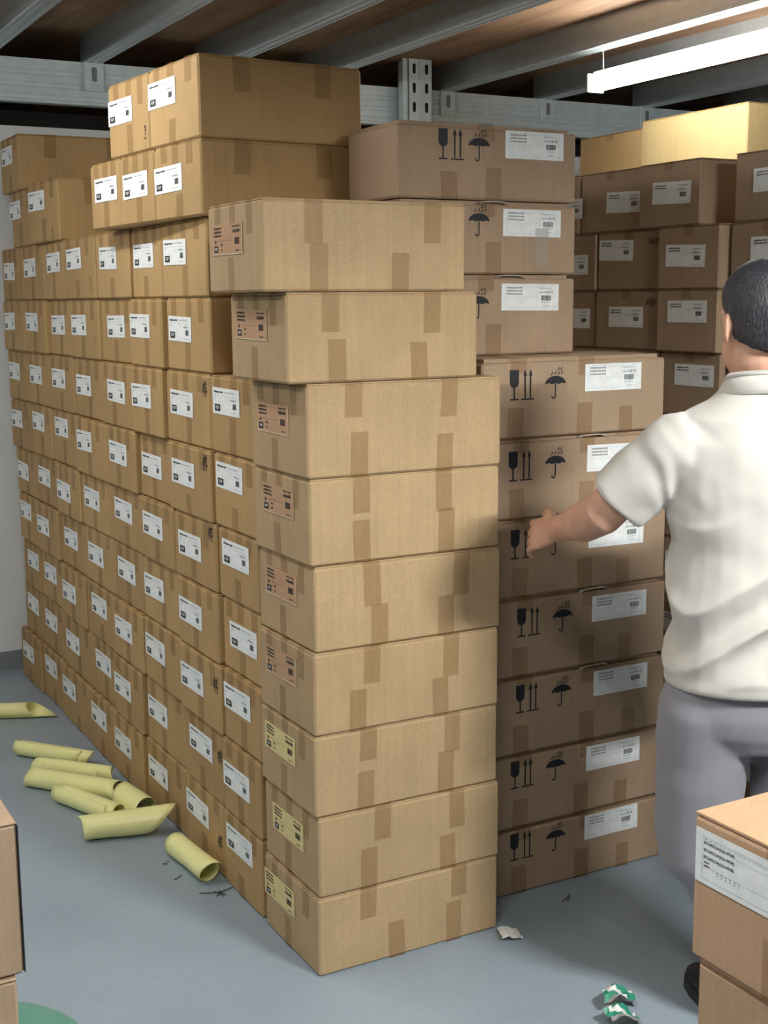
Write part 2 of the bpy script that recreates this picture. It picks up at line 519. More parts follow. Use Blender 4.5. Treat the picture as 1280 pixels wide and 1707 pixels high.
pts = [(math.cos(a) * .012, (.028 if math.sin(a) >= 0 else -.028) + math.sin(a) * .012) for a in [2 * PI * k / 16 for k in range(16)]]
slot.add([(p[0], -.0125, .128 + p[1] * .75) for p in pts], [tuple(range(16))])
slot_me = slot.mesh('slot', M['slot_grey'])
for x in JX[1:8]:
    b_ = link('bracket', bracket_me, bt, (x - 1.0, BY0 - BY1 - .001, 0))
    link('slot', slot_me, b_)

# slotted rack post in front of the beam
pt = tag(empty('rack_post', (1.985, 2.96, 0)), 'light grey slotted steel rack post rising to the deck', 'post')
pm = MB()
pw, pd = .066, .05
for (x0, x1, y0, y1) in ((-pw, -pw + .003, -pd, pd), (pw - .003, pw, -pd, pd), (-pw, pw, -pd, -pd + .003), (-pw, -pw + .02, pd - .003, pd), (pw - .02, pw, pd - .003, pd)):
    pm.box(x0, x1, y0, y1, 0, ZC)
pm.box(-.008, .008, -pd - .006, -pd, 0, ZC)
pm.box(-pw - .022, -pw, -pd + .012, -pd + .018, 0, ZC)
link('profile', pm.mesh('profile', M['paint_steel']), pt)
hm = MB()
hm.add([(math.cos(a) * .009, -pd - .0008, (.014 if math.sin(a) >= 0 else -.014) + math.sin(a) * .010) for a in [2 * PI * k / 12 for k in range(12)]], [tuple(range(12))])
hole_me = hm.mesh('hole', M['dark_hole'])
z = ZC - .045
while z > 1.9:
    for sx in (-.034, .034):
        link('slot', hole_me, pt, (sx, 0, z))
    z -= 0.088

# tube lights
for i, (x, y0, y1, z, s, shape, lb) in enumerate(TUBES):
    t = tag(empty('tube_light', (x, (y0 + y1) / 2, z)), lb, 'light', 'tube lights under the deck')
    hl = (y1 - y0) / 2
    if shape == 3:      # deep trough hung crosswise: its skirts hide the lamp from low angles
        t.rotation_euler = (0, 0, PI / 2)
    hb = MB().box(-.008, .008, -hl, hl, .073, .082, .002) if shape == 0 else MB().box(-.102, .102, -hl, hl, .060, .075, .002) if shape == 3 else MB().box(-.03, .03, -hl, hl, .052, .072, .002)
    link('housing', hb.mesh('housing', M['lamp_body']), t)
    db = MB()
    if shape == 3:
        for sx in (-1, 1):
            link('side_skirt', MB().box(sx * .100 - .002, sx * .100 + .002, -hl, hl, 0, .061).mesh('side_skirt', M['lamp_body']), t)
    if shape == 1:       # trough fitting: flat lit plate between opaque side skirts
        for sx in (-1, 1):
            link('side_skirt', MB().box(sx * .044 - .002, sx * .044 + .002, -hl, hl, 0, .056).mesh('side_skirt', M['lamp_body']), t)
    pr = [(-.040, .052), (-.040, .020), (.040, .020), (.040, .052)] if shape == 1 else [(.040 * math.cos(a), .036 + .036 * math.sin(a)) for a in [2 * PI * q / 20 for q in range(20)]] if shape == 0 else [(.020 * math.cos(a), .025 + .020 * math.sin(a)) for a in [2 * PI * q / 12 for q in range(12)]] if shape == 3 else [(-.036, .050)] + [(-.040 * math.cos(a), .030 - .030 * math.sin(a)) for a in [PI * k / 8 for k in range(9)]] + [(.036, .050)]
    k = len(pr)
    db.add([(p[0], -hl + .012, p[1]) for p in pr] + [(p[0], hl - .012, p[1]) for p in pr], [(q, (q + 1) % k, k + (q + 1) % k, k + q) for q in range(k)] + [tuple(range(k)), tuple(range(k, 2 * k))])
    link('diffuser', db.mesh('diffuser', emit_mat('lit diffuser %d' % i, s)), t)
    for sy in (-1, 1):
        ew = .102 if shape == 3 else .042
        e = MB().box(-ew, ew, -.006, .006, -.003, .072, .003)
        link('end_cap', e.mesh('end_cap', M['lamp_body']), t, (0, sy * (hl - .006), 0))
    for sy in (-1, 1):
        w = MB().tube([(0, sy * (hl - .06), .070), (-.004, sy * (hl - .06), ZC - .12 - z if i == 0 else ZC - z)], .0022, 6)
        link('hanging_wire', w.mesh('hanging_wire', M['wire']), t)

# ------------------------------------------------------------------ cartons
def frame(origin, right, normal):
    r = Vector(right)
    n_ = Vector(normal)
    u = Vector((0, 0, 1))
    return Matrix(((r.x, u.x, n_.x, origin[0]), (r.y, u.y, n_.y, origin[1]), (r.z, u.z, n_.z, origin[2]), (0, 0, 0, 1)))

# --- printed labels: meshes in (right, up, out) coordinates, centred
def label_plate(w, h, mat, name='label'):
    return MB().box(-w / 2, w / 2, -h / 2, h / 2, 0, .0006).mesh(name, mat)
def barcode(mb, u, v, w, h, n, mi, rnd):
    x = u
    while x < u + w - .0004:
        bw = rnd.choice((.0006, .001, .0016))
        mb.rect(x, v, min(x + bw, u + w), v + h, n, mi)
        x += bw + rnd.choice((.0006, .001))
def squiggle(mb, u, v, w, h, n, mi, rnd):
    """one line of small handwriting-like print"""
    x = u
    while x < u + w:
        cw = h * rnd.uniform(.45, .75)
        p = [(x, v + h * rnd.uniform(0, .4)), (x + cw * .4, v + h * rnd.uniform(.6, 1)), (x + cw * .8, v + h * rnd.uniform(0, .5))]
        mb.stroke(p, h * .26, n, mi)
        x += cw
def print_small(kind):
    rnd = random.Random(hash(kind) % 1 + {'w': 1, 'f': 2, 'r': 3, 'g': 4}[kind])
    w, h = .185, .070
    mb = MB()
    n = .0009
    L_, R_, T_, B_ = -w / 2 + .012, w / 2 - .016, h / 2 - .008, -h / 2 + .006
    if kind == 'w':
        squiggle(mb, L_, T_ - .006, .062, .0055, n, 0, rnd)
        squiggle(mb, L_ + .075, T_ - .004, .07, .003, n, 1, rnd)
        mb.stroke([(L_, T_ - .012), (R_, T_ - .012)], .0005, n, 1)
        squiggle(mb, L_, T_ - .018, .010, .003, n, 1, rnd)
        squiggle(mb, R_ - .045, T_ - .024, .036, .006, n, 1, rnd)
        barcode(mb, R_ - .030, T_ - .044, .026, .015, n, 0, rnd)
        squiggle(mb, R_ - .046, B_ + .002, .045, .002, n, 1, rnd)
        mb.rect(L_ + .002, B_ + .002, L_ + .042, B_ + .020, n, 0)
        put_text(mb, 'SQF', L_ + .010, B_ + .0065, .024, .0095, n + .0003, 2, .02)
    elif kind == 'f':
        for k in range(3):
            squiggle(mb, L_ - .002, T_ - .004 - k * .0085, .048, .0055, n, 0, rnd)
        mb.stroke([(L_, T_ - .030), (R_ - .035, T_ - .030)], .0005, n, 0)
        squiggle(mb, R_ - .042, T_ - .002, .044, .004, n, 0, rnd)
        squiggle(mb, R_ - .040, T_ - .015, .042, .009, n, 0, rnd)
        barcode(mb, R_ - .030, T_ - .040, .028, .015, n, 0, rnd)
        squiggle(mb, R_ - .024, B_, .018, .004, n, 0, rnd)
        mb.rect(L_, B_, L_ + .026, B_ + .015, n, 0)
        put_text(mb, 'SQF', L_ + .005, B_ + .004, .016, .007, n + .0003, 2, .02)
        mb.poly([(L_ + .004, B_ + .020), (L_ + .016, B_ + .020), (L_ + .010, B_ + .030)], n, 0)
        for k in range(2):
            squiggle(mb, L_ + .042, B_ + .002 + k * .012, .010, .006, n, 0, rnd)
    elif kind == 'r':
        for k in range(2):
            squiggle(mb, L_, T_ - .006 - k * .008, .055, .005, n, 0, rnd)
        mb.stroke([(L_, T_ - .018), (R_, T_ - .018)], .0005, n, 1)
        squiggle(mb, R_ - .044, T_ - .006, .044, .004, n, 1, rnd)
        squiggle(mb, R_ - .044, T_ - .020, .036, .007, n, 1, rnd)
        barcode(mb, R_ - .034, T_ - .040, .028, .014, n, 0, rnd)
        squiggle(mb, R_ - .040, B_, .040, .002, n, 1, rnd)
    elif kind == 'g':
        for k in range(3):
            put_text(mb, 'B724I0234(626-0938)', L_ + .002, T_ - .005 - k * .0085, .052, .0058, n, 0, .02)
        for k in range(9):
            mb.rect(L_ + .062 + k * .007, T_ - .001, L_ + .0645 + k * .007, T_ + .0008, n, 1)
        for (a, b2, c, d) in ((L_ - .003, T_ + .004, R_ + .003, T_ + .0035), (L_ - .003, B_ + .001, R_ + .003, B_ + .0005), (L_ - .003, B_, L_ - .0025, T_ + .004), (R_ + .003, B_, R_ + .0035, T_ + .004), (R_ - .052, T_ - .036, R_ - .0515, T_ + .004), (L_ - .003, T_ - .0275, R_ - .052, T_ - .028)):
            mb.rect(a, min(b2, d), c, max(b2, d), n, 1)
        squiggle(mb, R_ - .046, T_ - .004, .040, .003, n, 1, rnd)
        squiggle(mb, R_ - .046, T_ - .016, .028, .005, n, 1, rnd)
        put_text(mb, 'G18', R_ - .020, T_ - .0165, .018, .008, n, 0, .0)
        barcode(mb, R_ - .040, T_ - .036, .032, .014, n, 0, rnd)
        squiggle(mb, R_ - .040, T_ - .042, .030, .0025, n, 1, rnd)
        squiggle(mb, R_ - .036, B_ + .004, .024, .0025, n, 1, rnd)
    return mb.mesh('print', [M['ink'], M['ink_grey'], M['label_white']])
PLATE = {k: label_plate(.185, .070, M[v]) for k, v in dict(w='label_white', r='label_white', y='label_yellow', p='label_pink').items()}
PLATE['g'] = label_plate(.190, .072, M['label_white'])
PRINT = {k: print_small(k) for k in 'wfrg'}
PRINT['y'] = PRINT['p'] = PRINT['f']
# pale border on the salmon labels
bd = MB()
for (a, b2, c, d) in ((-.0925, -.035, .0925, -.0335), (.0905, -.035, .0925, .030)):
    bd.rect(a, b2, c, d, .0008)
BORDER = bd.mesh('label_border', M['label_edge'])

# --- handling marks
def symbol_glass():
    mb = MB()
    pts = [(-.014, .040), (.014, .040), (.014, .010)] + [(.014 * math.cos(a), .008 + .014 * math.sin(a)) for a in [-PI * k / 8 for k in range(1, 8)]] + [(-.014, .010)]
    mb.poly(pts, .0005)
    mb.rect(-.0022, -.034, .0022, -.004, .0005)
    mb.rect(-.013, -.038, .013, -.034, .0005)
    return mb.mesh('fragile_symbol', M['ink'])
def symbol_arrows():
    mb = MB()
    for x in (-.0085, .0085):
        mb.rect(x - .0022, -.033, x + .0022, .026, .0005)
        mb.poly([(x - .006, .024), (x + .006, .024), (x, .041)], .0005)
    mb.rect(-.020, -.038, .020, -.0345, .0005)
    return mb.mesh('upright_symbol', M['ink'])
def symbol_umbrella():
    mb = MB()
    k = 14
    arc = [(-.033 * math.cos(PI * i / k), .000 + .021 * math.sin(PI * i / k)) for i in range(k + 1)]
    mb.poly(arc + [(.0215, .0025), (.011, -.001), (.0, .0025), (-.011, -.001), (-.0215, .0025)], .0005)
    mb.rect(-.0018, -.032, .0018, .003, .0005)
    mb.stroke([(-.0005 - .0055 + .0055 * math.cos(a), -.032 + .0055 * math.sin(a)) for a in [-PI * i / 8 for i in range(9)]], .0032, .0005)
    for (x, y) in ((-.012, .024), (-.001, .025), (.010, .024), (.020, .025), (.009, .035), (.018, .035)):
        mb.stroke([(x - .002, y), (x + .003, y + .007)], .003, .0005)
    return mb.mesh('keep_dry_symbol', M['ink'])
SYM = [symbol_glass(), symbol_arrows(), symbol_umbrella()]
SYMN = ['fragile_symbol', 'upright_symbol', 'keep_dry_symbol']

# --- brush-written mark
def hand_mark(kind):
    mb = MB()
    if kind == 'yang':
        st = [[(-.018, .008), (-.002, .011)], [(-.010, .022), (-.010, -.024)], [(-.010, .006), (-.020, -.010)], [(-.009, .004), (-.003, -.004)],
              [(.003, .022), (.006, .015)], [(.017, .024), (.012, .015)], [(.000, .011), (.020, .014)], [(.001, .002), (.018, .004)], [(-.003, -.008), (.023, -.004)], [(.010, .012), (.010, -.026)]]
    elif kind == 'one':
        st = [[(-.004, .016), (.003, .020), (.003, .008), (-.001, .002)], [(.001, -.004), (.001, -.008)], [(-.006, -.016), (.006, -.015)]]
    else:
        st = [[(-.030, .010), (-.018, -.006)], [(-.026, -.010), (-.012, .012)], [(-.008, .010), (-.004, -.010), (.004, .006)], [(.006, .012), (.016, .010), (.008, -.010)], [(.014, -.012), (.030, .010), (.034, .0)]]
    for s in st:
        mb.stroke([(p[0] * .8 + .0015 * math.sin(p[1] * 900), p[1] * .95 + .0015 * math.cos(p[0] * 700)) for p in s], .0034, .0005)
    return mb.mesh('handwritten_mark', M['marker'])
MARK = {k: hand_mark(k) for k in ('yang', 'one', 'scrawl')}

RND = random.Random(11)
def ribbon_long(L, W, H, y, w, d0, d1, top=True, e=.0009):
    """tape running along the box, folded down over both ends"""
    mb = MB()
    a, b_ = y - w / 2, y + w / 2
    if top:
        z, s0, s1 = H - .0004, H - d0, H - d1
    else:
        z, s0, s1 = .0003, d0, d1
    x0, x1 = -L / 2 - e, L / 2 + e
    sk = RND.uniform(-.003, .003)
    mb.add([(x0, a + sk, s0), (x0, b_ + sk, s0), (x0, a, z), (x0, b_, z), (x1, a, z), (x1, b_, z), (x1, a, s1), (x1, b_, s1)],
           [(0, 1, 3, 2), (2, 3, 5, 4), (4, 5, 7, 6)])
    return mb.mesh('tape_strip', M['tape'])
def ribbon_cross(L, W, H, x, w, d0, d1, top=True, e=.0009):
    mb = MB()
    a, b_ = x - w / 2, x + w / 2
    if top:
        z, s0, s1 = H - .0002, H - d0, H - d1
    else:
        z, s0, s1 = .0002, d0, d1
    y0, y1 = -W / 2 - e, W / 2 + e
    sk = RND.uniform(-.004, .004)
    mb.add([(a + sk, y0, s0), (b_ + sk, y0, s0), (a, y0, z), (b_, y0, z), (a, y1, z), (b_, y1, z), (a, y1, s1), (b_, y1, s1)],
           [(0, 1, 3, 2), (2, 3, 5, 4), (4, 5, 7, 6)])
    return mb.mesh('tape_strip', M['tape'])

def carton(corner, L, W, H, rz, mat, label, group, lab=None, labpos=None, long_tapes=(), cross_tapes=(), long_bot=(), cross_bot=(), mark=None, flap=.0035, inset=.0, symbols=None, cham=.005, face='x'):
    """corner: lower near-left corner (local x=0, y=0); L along local x, W along local y"""
    c, s = math.cos(rz), math.sin(rz)
    cx = corner[0] + c * L / 2 - s * W / 2
    cy = corner[1] + s * L / 2 + c * W / 2
    t = tag(empty('carton', (cx, cy, corner[2]), rz), label, 'carton', group)
    link('body', MB().box(-L / 2, L / 2, -W / 2, W / 2, 0.0008, H - flap, cham).mesh('body', mat), t)
    for sg in (-1, 1):
        y0, y1 = (-W / 2 + inset, -.0012) if sg < 0 else (.0012, W / 2 - inset)
        link('top_flap', MB().box(-L / 2 + inset, L / 2 - inset, y0, y1, H - flap, H - .0010, .001).mesh('top_flap', mat), t)
    for (y, w, d) in long_tapes:
        link('tape_strip', ribbon_long(L, W, H, y * W, w, d, d * RND.uniform(.8, 1.2)), t)
    for (y, w, d) in long_bot:
        link('tape_strip', ribbon_long(L, W, H, y * W, w, d, d, False), t)
    for (x, w, d) in cross_tapes:
        link('tape_strip', ribbon_cross(L, W, H, x * L, w, d, d * RND.uniform(.8, 1.2)), t)
    for (x, w, d) in cross_bot:
        link('tape_strip', ribbon_cross(L, W, H, x * L, w, d, d, False), t)
    if lab:
        # labpos: distance along the face from its right-hand end (face x) or left end (face y), height above base, tilt
        a, zc, tilt = labpos
        if face == 'x':
            mt = frame((-L / 2 - .0012, -W / 2 + a, zc), (0, -1, 0), (-1, 0, 0))
        else:
            mt = frame((-L / 2 + a, -W / 2 - .0012, zc), (1, 0, 0), (0, -1, 0))
        mt = mt @ Matrix.Rotation(tilt, 4, 'Z')
        lo = link('label', PLATE[lab], t, mat=mt)
        link('print', PRINT[lab], lo)
        if lab == 'p':
            link('label_border', BORDER, lo)
    if mark:
        kind, a, zc = mark
        mt = frame((-L / 2 - .0012, -W / 2 + a, zc), (0, -1, 0), (-1, 0, 0))
        link('handwritten_mark', MARK[kind], t, mat=mt)
    if symbols:
        for k, (a, zc) in enumerate(symbols):
            if a is None:
                continue
            link(SYMN[k], SYM[k], t, mat=frame((-L / 2 + a, -W / 2 - .0008, zc), (1, 0, 0), (0, -1, 0)))
    return t

ORD = ['', 'first', 'second', 'third', 'fourth', 'fifth', 'sixth', 'seventh', 'eighth', 'ninth', 'tenth', 'eleventh']
# --- the long wall of labelled cartons: (row) near-to-far seams along y, label centres (y, z)
LEV = [0, .220, .432, .632, .830, 1.022, 1.222, 1.428, 1.632, 1.842, 2.040, 2.250]
SEAM = {
    1: (0, [.345, .617, .93, 1.317, 1.639, 1.914, 2.34, 2.656, 3.0]),
    2: (0, [.340, .607, .922, 1.30, 1.606, 1.89, 2.305, 2.638, 2.96]),
    3: (0, [.335, .596, .924, 1.279, 1.608, 1.935, 2.254, 2.629, 2.91]),
    4: (0, [.332, .605, .923, 1.276, 1.581, 1.934, 2.278, 2.605, 2.92]),
    5: (0, [.332, .613, .950, 1.245, 1.588, 1.943, 2.261, 2.597, 2.95]),
    6: (0, [.332, .633, .975, 1.275, 1.585, 1.964, 2.323, 2.634, 2.98]),
    7: (0, [.332, .646, 1.0, 1.294, 1.626, 1.99, 2.335, 2.69, 3.005]),
    8: (1, [.632, .985, 1.28, 1.638, 2.01, 2.318, 2.645, 3.01]),
    9: (1, [.642, 1.0, 1.284, 1.64, 2.03, 2.34, 2.72, 3.01]),
}
LABS = {
    1: [(.50, .151), (.84, .140), (1.20, .128), (1.53, .129), (1.82, .142), (2.23, .137), (2.53, .148), (2.87, .132)],
    2: [(.52, .332), (.78, .357), (1.19, .335), (1.51, .335), (1.77, .351), (2.17, .335), (2.51, .345), (2.82, .352)],
    3: [(.50, .559), (.82, .541), (1.17, .546), (1.48, .541), (1.78, .558), (2.16, .536), (2.48, .549), (2.74, .558)],
    4: [(.46, .737), (.82, .736), (1.17, .743), (1.45, .746), (1.80, .740), (2.14, .744), (2.50, .742), (2.80, .761)],
    5: [(.49, .958), (.82, .933), (1.14, .944), (1.45, .947), (1.81, .940), (2.16, .924), (2.48, .942), (2.84, .925)],
    6: [(.52, 1.163), (.85, 1.139), (1.16, 1.126), (1.45, 1.137), (1.84, 1.142), (2.19, 1.161), (2.52, 1.157), (2.87, 1.143)],
    7: [(.53, 1.361), (.87, 1.336), (1.19, 1.339), (1.45, 1.337), (1.87, 1.335), (2.19, 1.343), (2.54, 1.341), (2.89, 1.341)],
    8: [(.87, 1.545), (1.18, 1.550), (1.47, 1.544), (1.88, 1.544), (2.19, 1.540), (2.52, 1.548), (2.89, 1.547)],
    9: [(.89, 1.758), (1.17, 1.757), (1.50, 1.761), (1.89, 1.771), (2.19, 1.767), (2.55, 1.757), (2.88, 1.750)],
}
MARKS = {(7, 1): ('yang', .035, .165), (6, 1): ('yang', .035, .165), (5, 1): ('yang', .035, .165), (3, 1): ('yang', .03, .14), (9, 4): ('one', .05, .05), (8, 4): ('one', .05, .06), (2, 1): ('yang', .02, .14), (1, 1): ('yang', .03, .10)}
GW = 'labelled cartons in the long wall'
def w_tapes(w):
    tw = .042
    return dict(long_tapes=[(-.30 + RND.uniform(-.03, .03), tw, RND.uniform(.045, .08)), (RND.uniform(-.04, .04), tw, RND.uniform(.05, .10)), (.30 + RND.uniform(-.03, .03), tw, RND.uniform(.045, .08))],
                long_bot=[(RND.uniform(-.06, .06), tw, RND.uniform(.06, .10))], cross_tapes=[(-.25, .05, .09), (.25, .05, .09)])
for r in range(1, 10):
    c0, sm = SEAM[r]
    for k in range(len(sm) - 1):
        col = c0 + k
        y0, y1 = sm[k] + .003, sm[k + 1] - .003
        z0, z1 = LEV[r - 1], LEV[r]
        ly, lz = LABS[r][k]
        ly = min(max(ly, y0 + .097), y1 - .097)
        dx = RND.uniform(-.009, .012)
        rz = RND.uniform(-.0015, .0015)
        lb = 'tan labelled carton, %s row up from floor, %s' % (ORD[r], ('%s back from the corner stack' % ORD[col + 1]) if col < 7 else 'at the far end by the white wall')
        if (r, col) in MARKS:
            lb = lb.replace('tan labelled', 'marker-signed tan')
        carton((dx, y0, z0), .505, y1 - y0, z1 - z0, rz, M['card_w'], lb, GW, 'w', (ly - y0, lz - z0, RND.uniform(-.02, .02)), mark=MARKS.get((r, col)), flap=.005, inset=.004, **w_tapes(y1 - y0))
# rows ten and eleven sit a little askew
th = math.radians(4)
def askew(t0, t1, r, labt, labz, text, mark=None, p0=(-.01, .61), rz=th, top=None):
    x = p0[0] - math.sin(rz) * (t0 + .0015)
    y = p0[1] + math.cos(rz) * (t0 + .0015)
    z0 = LEV[r - 1]
    z1 = top or LEV[r]
    carton((x, y, z0), .49, t1 - t0 - .003, z1 - z0, rz, M['card_w'], text, GW, 'w', (labt - t0, labz - z0, RND.uniform(-.015, .015)), mark=mark, flap=.005, inset=.004, **w_tapes(t1 - t0))
askew(0, .309, 10, .212, 1.950, 'tan carton directly under the topmost carton, dark long side showing')
askew(.309, .566, 10, .449, 1.952, 'tan carton in the middle of the three under the top pair')
askew(.566, .815, 10, .683, 1.958, 'tan carton at the left end of the three under the top pair')
askew(0, .330, 11, .236, 2.178, 'topmost carton of the whole wall, its long side almost touching the joists')
askew(.330, .638, 11, .542, 2.168, 'tan carton on the top row left of the topmost one', ('one', .03, .05))
askew(0, .335, 10, .24, 1.995, 'lone tan carton on the far wall top beside the white wall stack', ('one', .07, .03), (0, 2.07), th, 2.062)
carton((.01, 2.50, LEV[9]), .505, .33, .222, 0, M['card_w'], 'tan carton under the farthest highest carton by the white wall', GW, 'w', (.27, .148, 0), **w_tapes(.33))
carton((.005, 2.64, LEV[9] + .222), .505, .32, .214, 0, M['card_w'], 'farthest highest carton of the wall, next to the white wall', GW, 'w', (.20, .145, 0), **w_tapes(.32))

# --- corner stack of kraft cartons
GF = 'kraft cartons of the corner stack'
FL = [0, .201, .404, .607, .809, 1.014, 1.218, 1.436, 1.640, 1.843]
FX = [(0.0, 0), (.004, 0), (-.002, .002), (-.002, -.002), (.004, 0), (-.004, .003), (-.008, 0), (-.054, .0), (-.107, .0)]
FW = [.515, .513, .513, .513, .513, .518, .523, .502, .518]
FLB = [('y', .229, .127), ('y', .178, .322), ('y', .200, .534), ('p', .188, .740), ('p', .190, .940), ('p', .176, 1.149), ('p', .190, 1.345), ('p', .196, 1.567), ('p', .200, 1.762)]
FTEXT = ['bottom kraft carton of the corner stack, on the floor, yellow label', 'second kraft carton up in the corner stack, yellow label', 'third kraft carton up in the corner stack, highest with yellow label',
         'fourth kraft carton up in the corner stack, lowest with salmon label', 'fifth kraft carton up in the corner stack, arm shadow on it', 'sixth kraft carton up in the corner stack, salmon label',
         'seventh kraft carton up in the corner stack, below the two shifted ones', 'second kraft carton from the top of the corner stack, shifted left', 'top kraft carton of the corner stack, overhanging on the left']
FT = [((-.235, .27), (-.08, .24)), ((-.16, .25), (-.24, .20)), ((-.22, .24), (-.24, .20)), ((-.20, .23), (-.28, .17)), ((-.21, .28), (-.17, .19)), ((-.24, .19), (-.24, .20)), ((-.27, .22), (-.25, .19)), ((-.28, .25), (-.25, .18)), ((-.26, .33), (-.24, .16))]
for k in range(9):
    z0, z1 = FL[k], FL[k + 1]
    ct, cb = FT[k]
    lk, ly, lz = FLB[k]
    carton((FX[k][0], FX[k][1], z0), FW[k], .322, z1 - z0, RND.uniform(-.004, .004), M['card_f'], FTEXT[k], GF, lk, (ly, lz - z0, RND.uniform(-.02, .02)), flap=.005, inset=.003,
           long_tapes=[(-.28, .036, .075), (.02, .036, .06), (.30, .036, .05)], long_bot=[(.06, .036, .08)],
           cross_tapes=[(x, .045, RND.uniform(.075, .115)) for x in ct], cross_bot=[(x, .045, RND.uniform(.085, .11)) for x in cb])

# --- stack with handling marks behind the corner stack
GG = 'cartons with handling marks'
GZ = [0, .193, .403, .620, .838, 1.050, 1.262, 1.470]
GXR = [1.176, 1.174, 1.176, 1.172, 1.166, 1.157, 1.149]
GI = [(.660, .798), (.660, .795), (.675, .811), (.677, .812), (.654, .784), (.646, .781), (.648, .778)]
GIZ = [.137, .344, .556, .767, .981, 1.189, 1.400]
GLB = [(.993, .144), (.995, .347), (1.016, .562), (1.006, .776), (.990, .984), (.980, 1.194), (.969, 1.412)]
GL = .60
def handle(t, L, W, H, xf):
    mb = MB()
    pts = []
    for k in range(11):
        a = PI * k / 10
        pts.append((xf * L - .045 * math.cos(a), -W / 2 + .006 - .004 * math.sin(a), H - .0115 + .010 * math.sin(a) ** .5))
    for k in range(10):
        p, q = pts[k], pts[k + 1]
        w = .006
        mb.add([(p[0], p[1] - w, p[2]), (p[0], p[1] + w, p[2]), (q[0], q[1] + w, q[2]), (q[0], q[1] - w, q[2]),
                (p[0], p[1] - w, p[2] - .002), (p[0], p[1] + w, p[2] - .002), (q[0], q[1] + w, q[2] - .002), (q[0], q[1] - w, q[2] - .002)],
               [(0, 1, 2, 3), (7, 6, 5, 4), (0, 3, 7, 4), (1, 5, 6, 2)])
    link('carry_handle', mb.mesh('carry_handle', M['strap']), t)
GT = ['bottom carton with handling marks, on the floor behind corner stack', 'second carton up with handling marks, in deep shade', 'third carton up with handling marks beside the corner stack',
      'fourth carton up with handling marks beside the corner stack', 'fifth carton up with handling marks, hand reaching in front', "sixth carton up with handling marks, label partly behind the sleeve", 'seventh carton up with handling marks, level with the shoulder']
for k in range(7):
    H = GZ[k + 1] - GZ[k]
    x0 = GXR[k] - GL
    gi, gu = GI[k]
    lx, lz = GLB[k]
    cz = GIZ[k] - GZ[k]
    t = carton((x0, .138, GZ[k]), GL, .315, H, 0, M['card_g'], GT[k], GG, 'g', (lx - x0, lz - GZ[k], RND.uniform(-.012, .012)), flap=.012, inset=.016,
               symbols=[(gi - x0, cz), (gi + .042 - x0, cz), (gu - x0, cz)], face='y',
               cross_tapes=[(-.31, .05, .04), (.05, .05, .05)], cross_bot=[(.04 + RND.uniform(-.03, .03), .05, .085), (.26 + RND.uniform(-.03, .03), .045, .07), (-.33, .05, .08)])
    if k in (2, 3, 5):
        handle(t, GL, .315, H, .08)
G2 = [(1.470, 1.687), (1.687, 1.880), (1.880, 2.076)]
G2T = ['lower of the three set-back cartons behind the kraft stack top', 'middle set-back carton with a glossy tape strip under its label', 'top set-back carton with umbrella mark, beside the topmost tan carton']
for k, (z0, z1) in enumerate(G2):
    L = .565
    x0 = (.412, .412, .410)[k]
    lc = ((.826, 1.625), (.830, 1.823), (.836, 2.027))[k]
    t = carton((x0, .326, z0), L, .270, z1 - z0, 0, M['card_g'], G2T[k], GG, 'g', (lc[0] - x0, lc[1] - z0, (-.01, -.005, .0)[k]), flap=.012, inset=.016,
               symbols=[(.548 - x0, .138), (.592 - x0, .138), (.659 - x0, .138)], face='y',
               cross_tapes=[(-.02, .05, .045)], cross_bot=[(.02, .05, .085), (-.22, .05, .07)])
    if k < 2:
        handle(t, L, .27, z1 - z0, (.12, .02)[k])
    if k == 1:
        mb = MB().rect(-.022, -.055, .022, .045, .0016)
        link('clear_tape', mb.mesh('clear_tape', M['tape_clear']), t, mat=frame((.862 - x0 - L / 2, -.135 - .001, .078), (1, 0, 0), (0, -1, 0)))

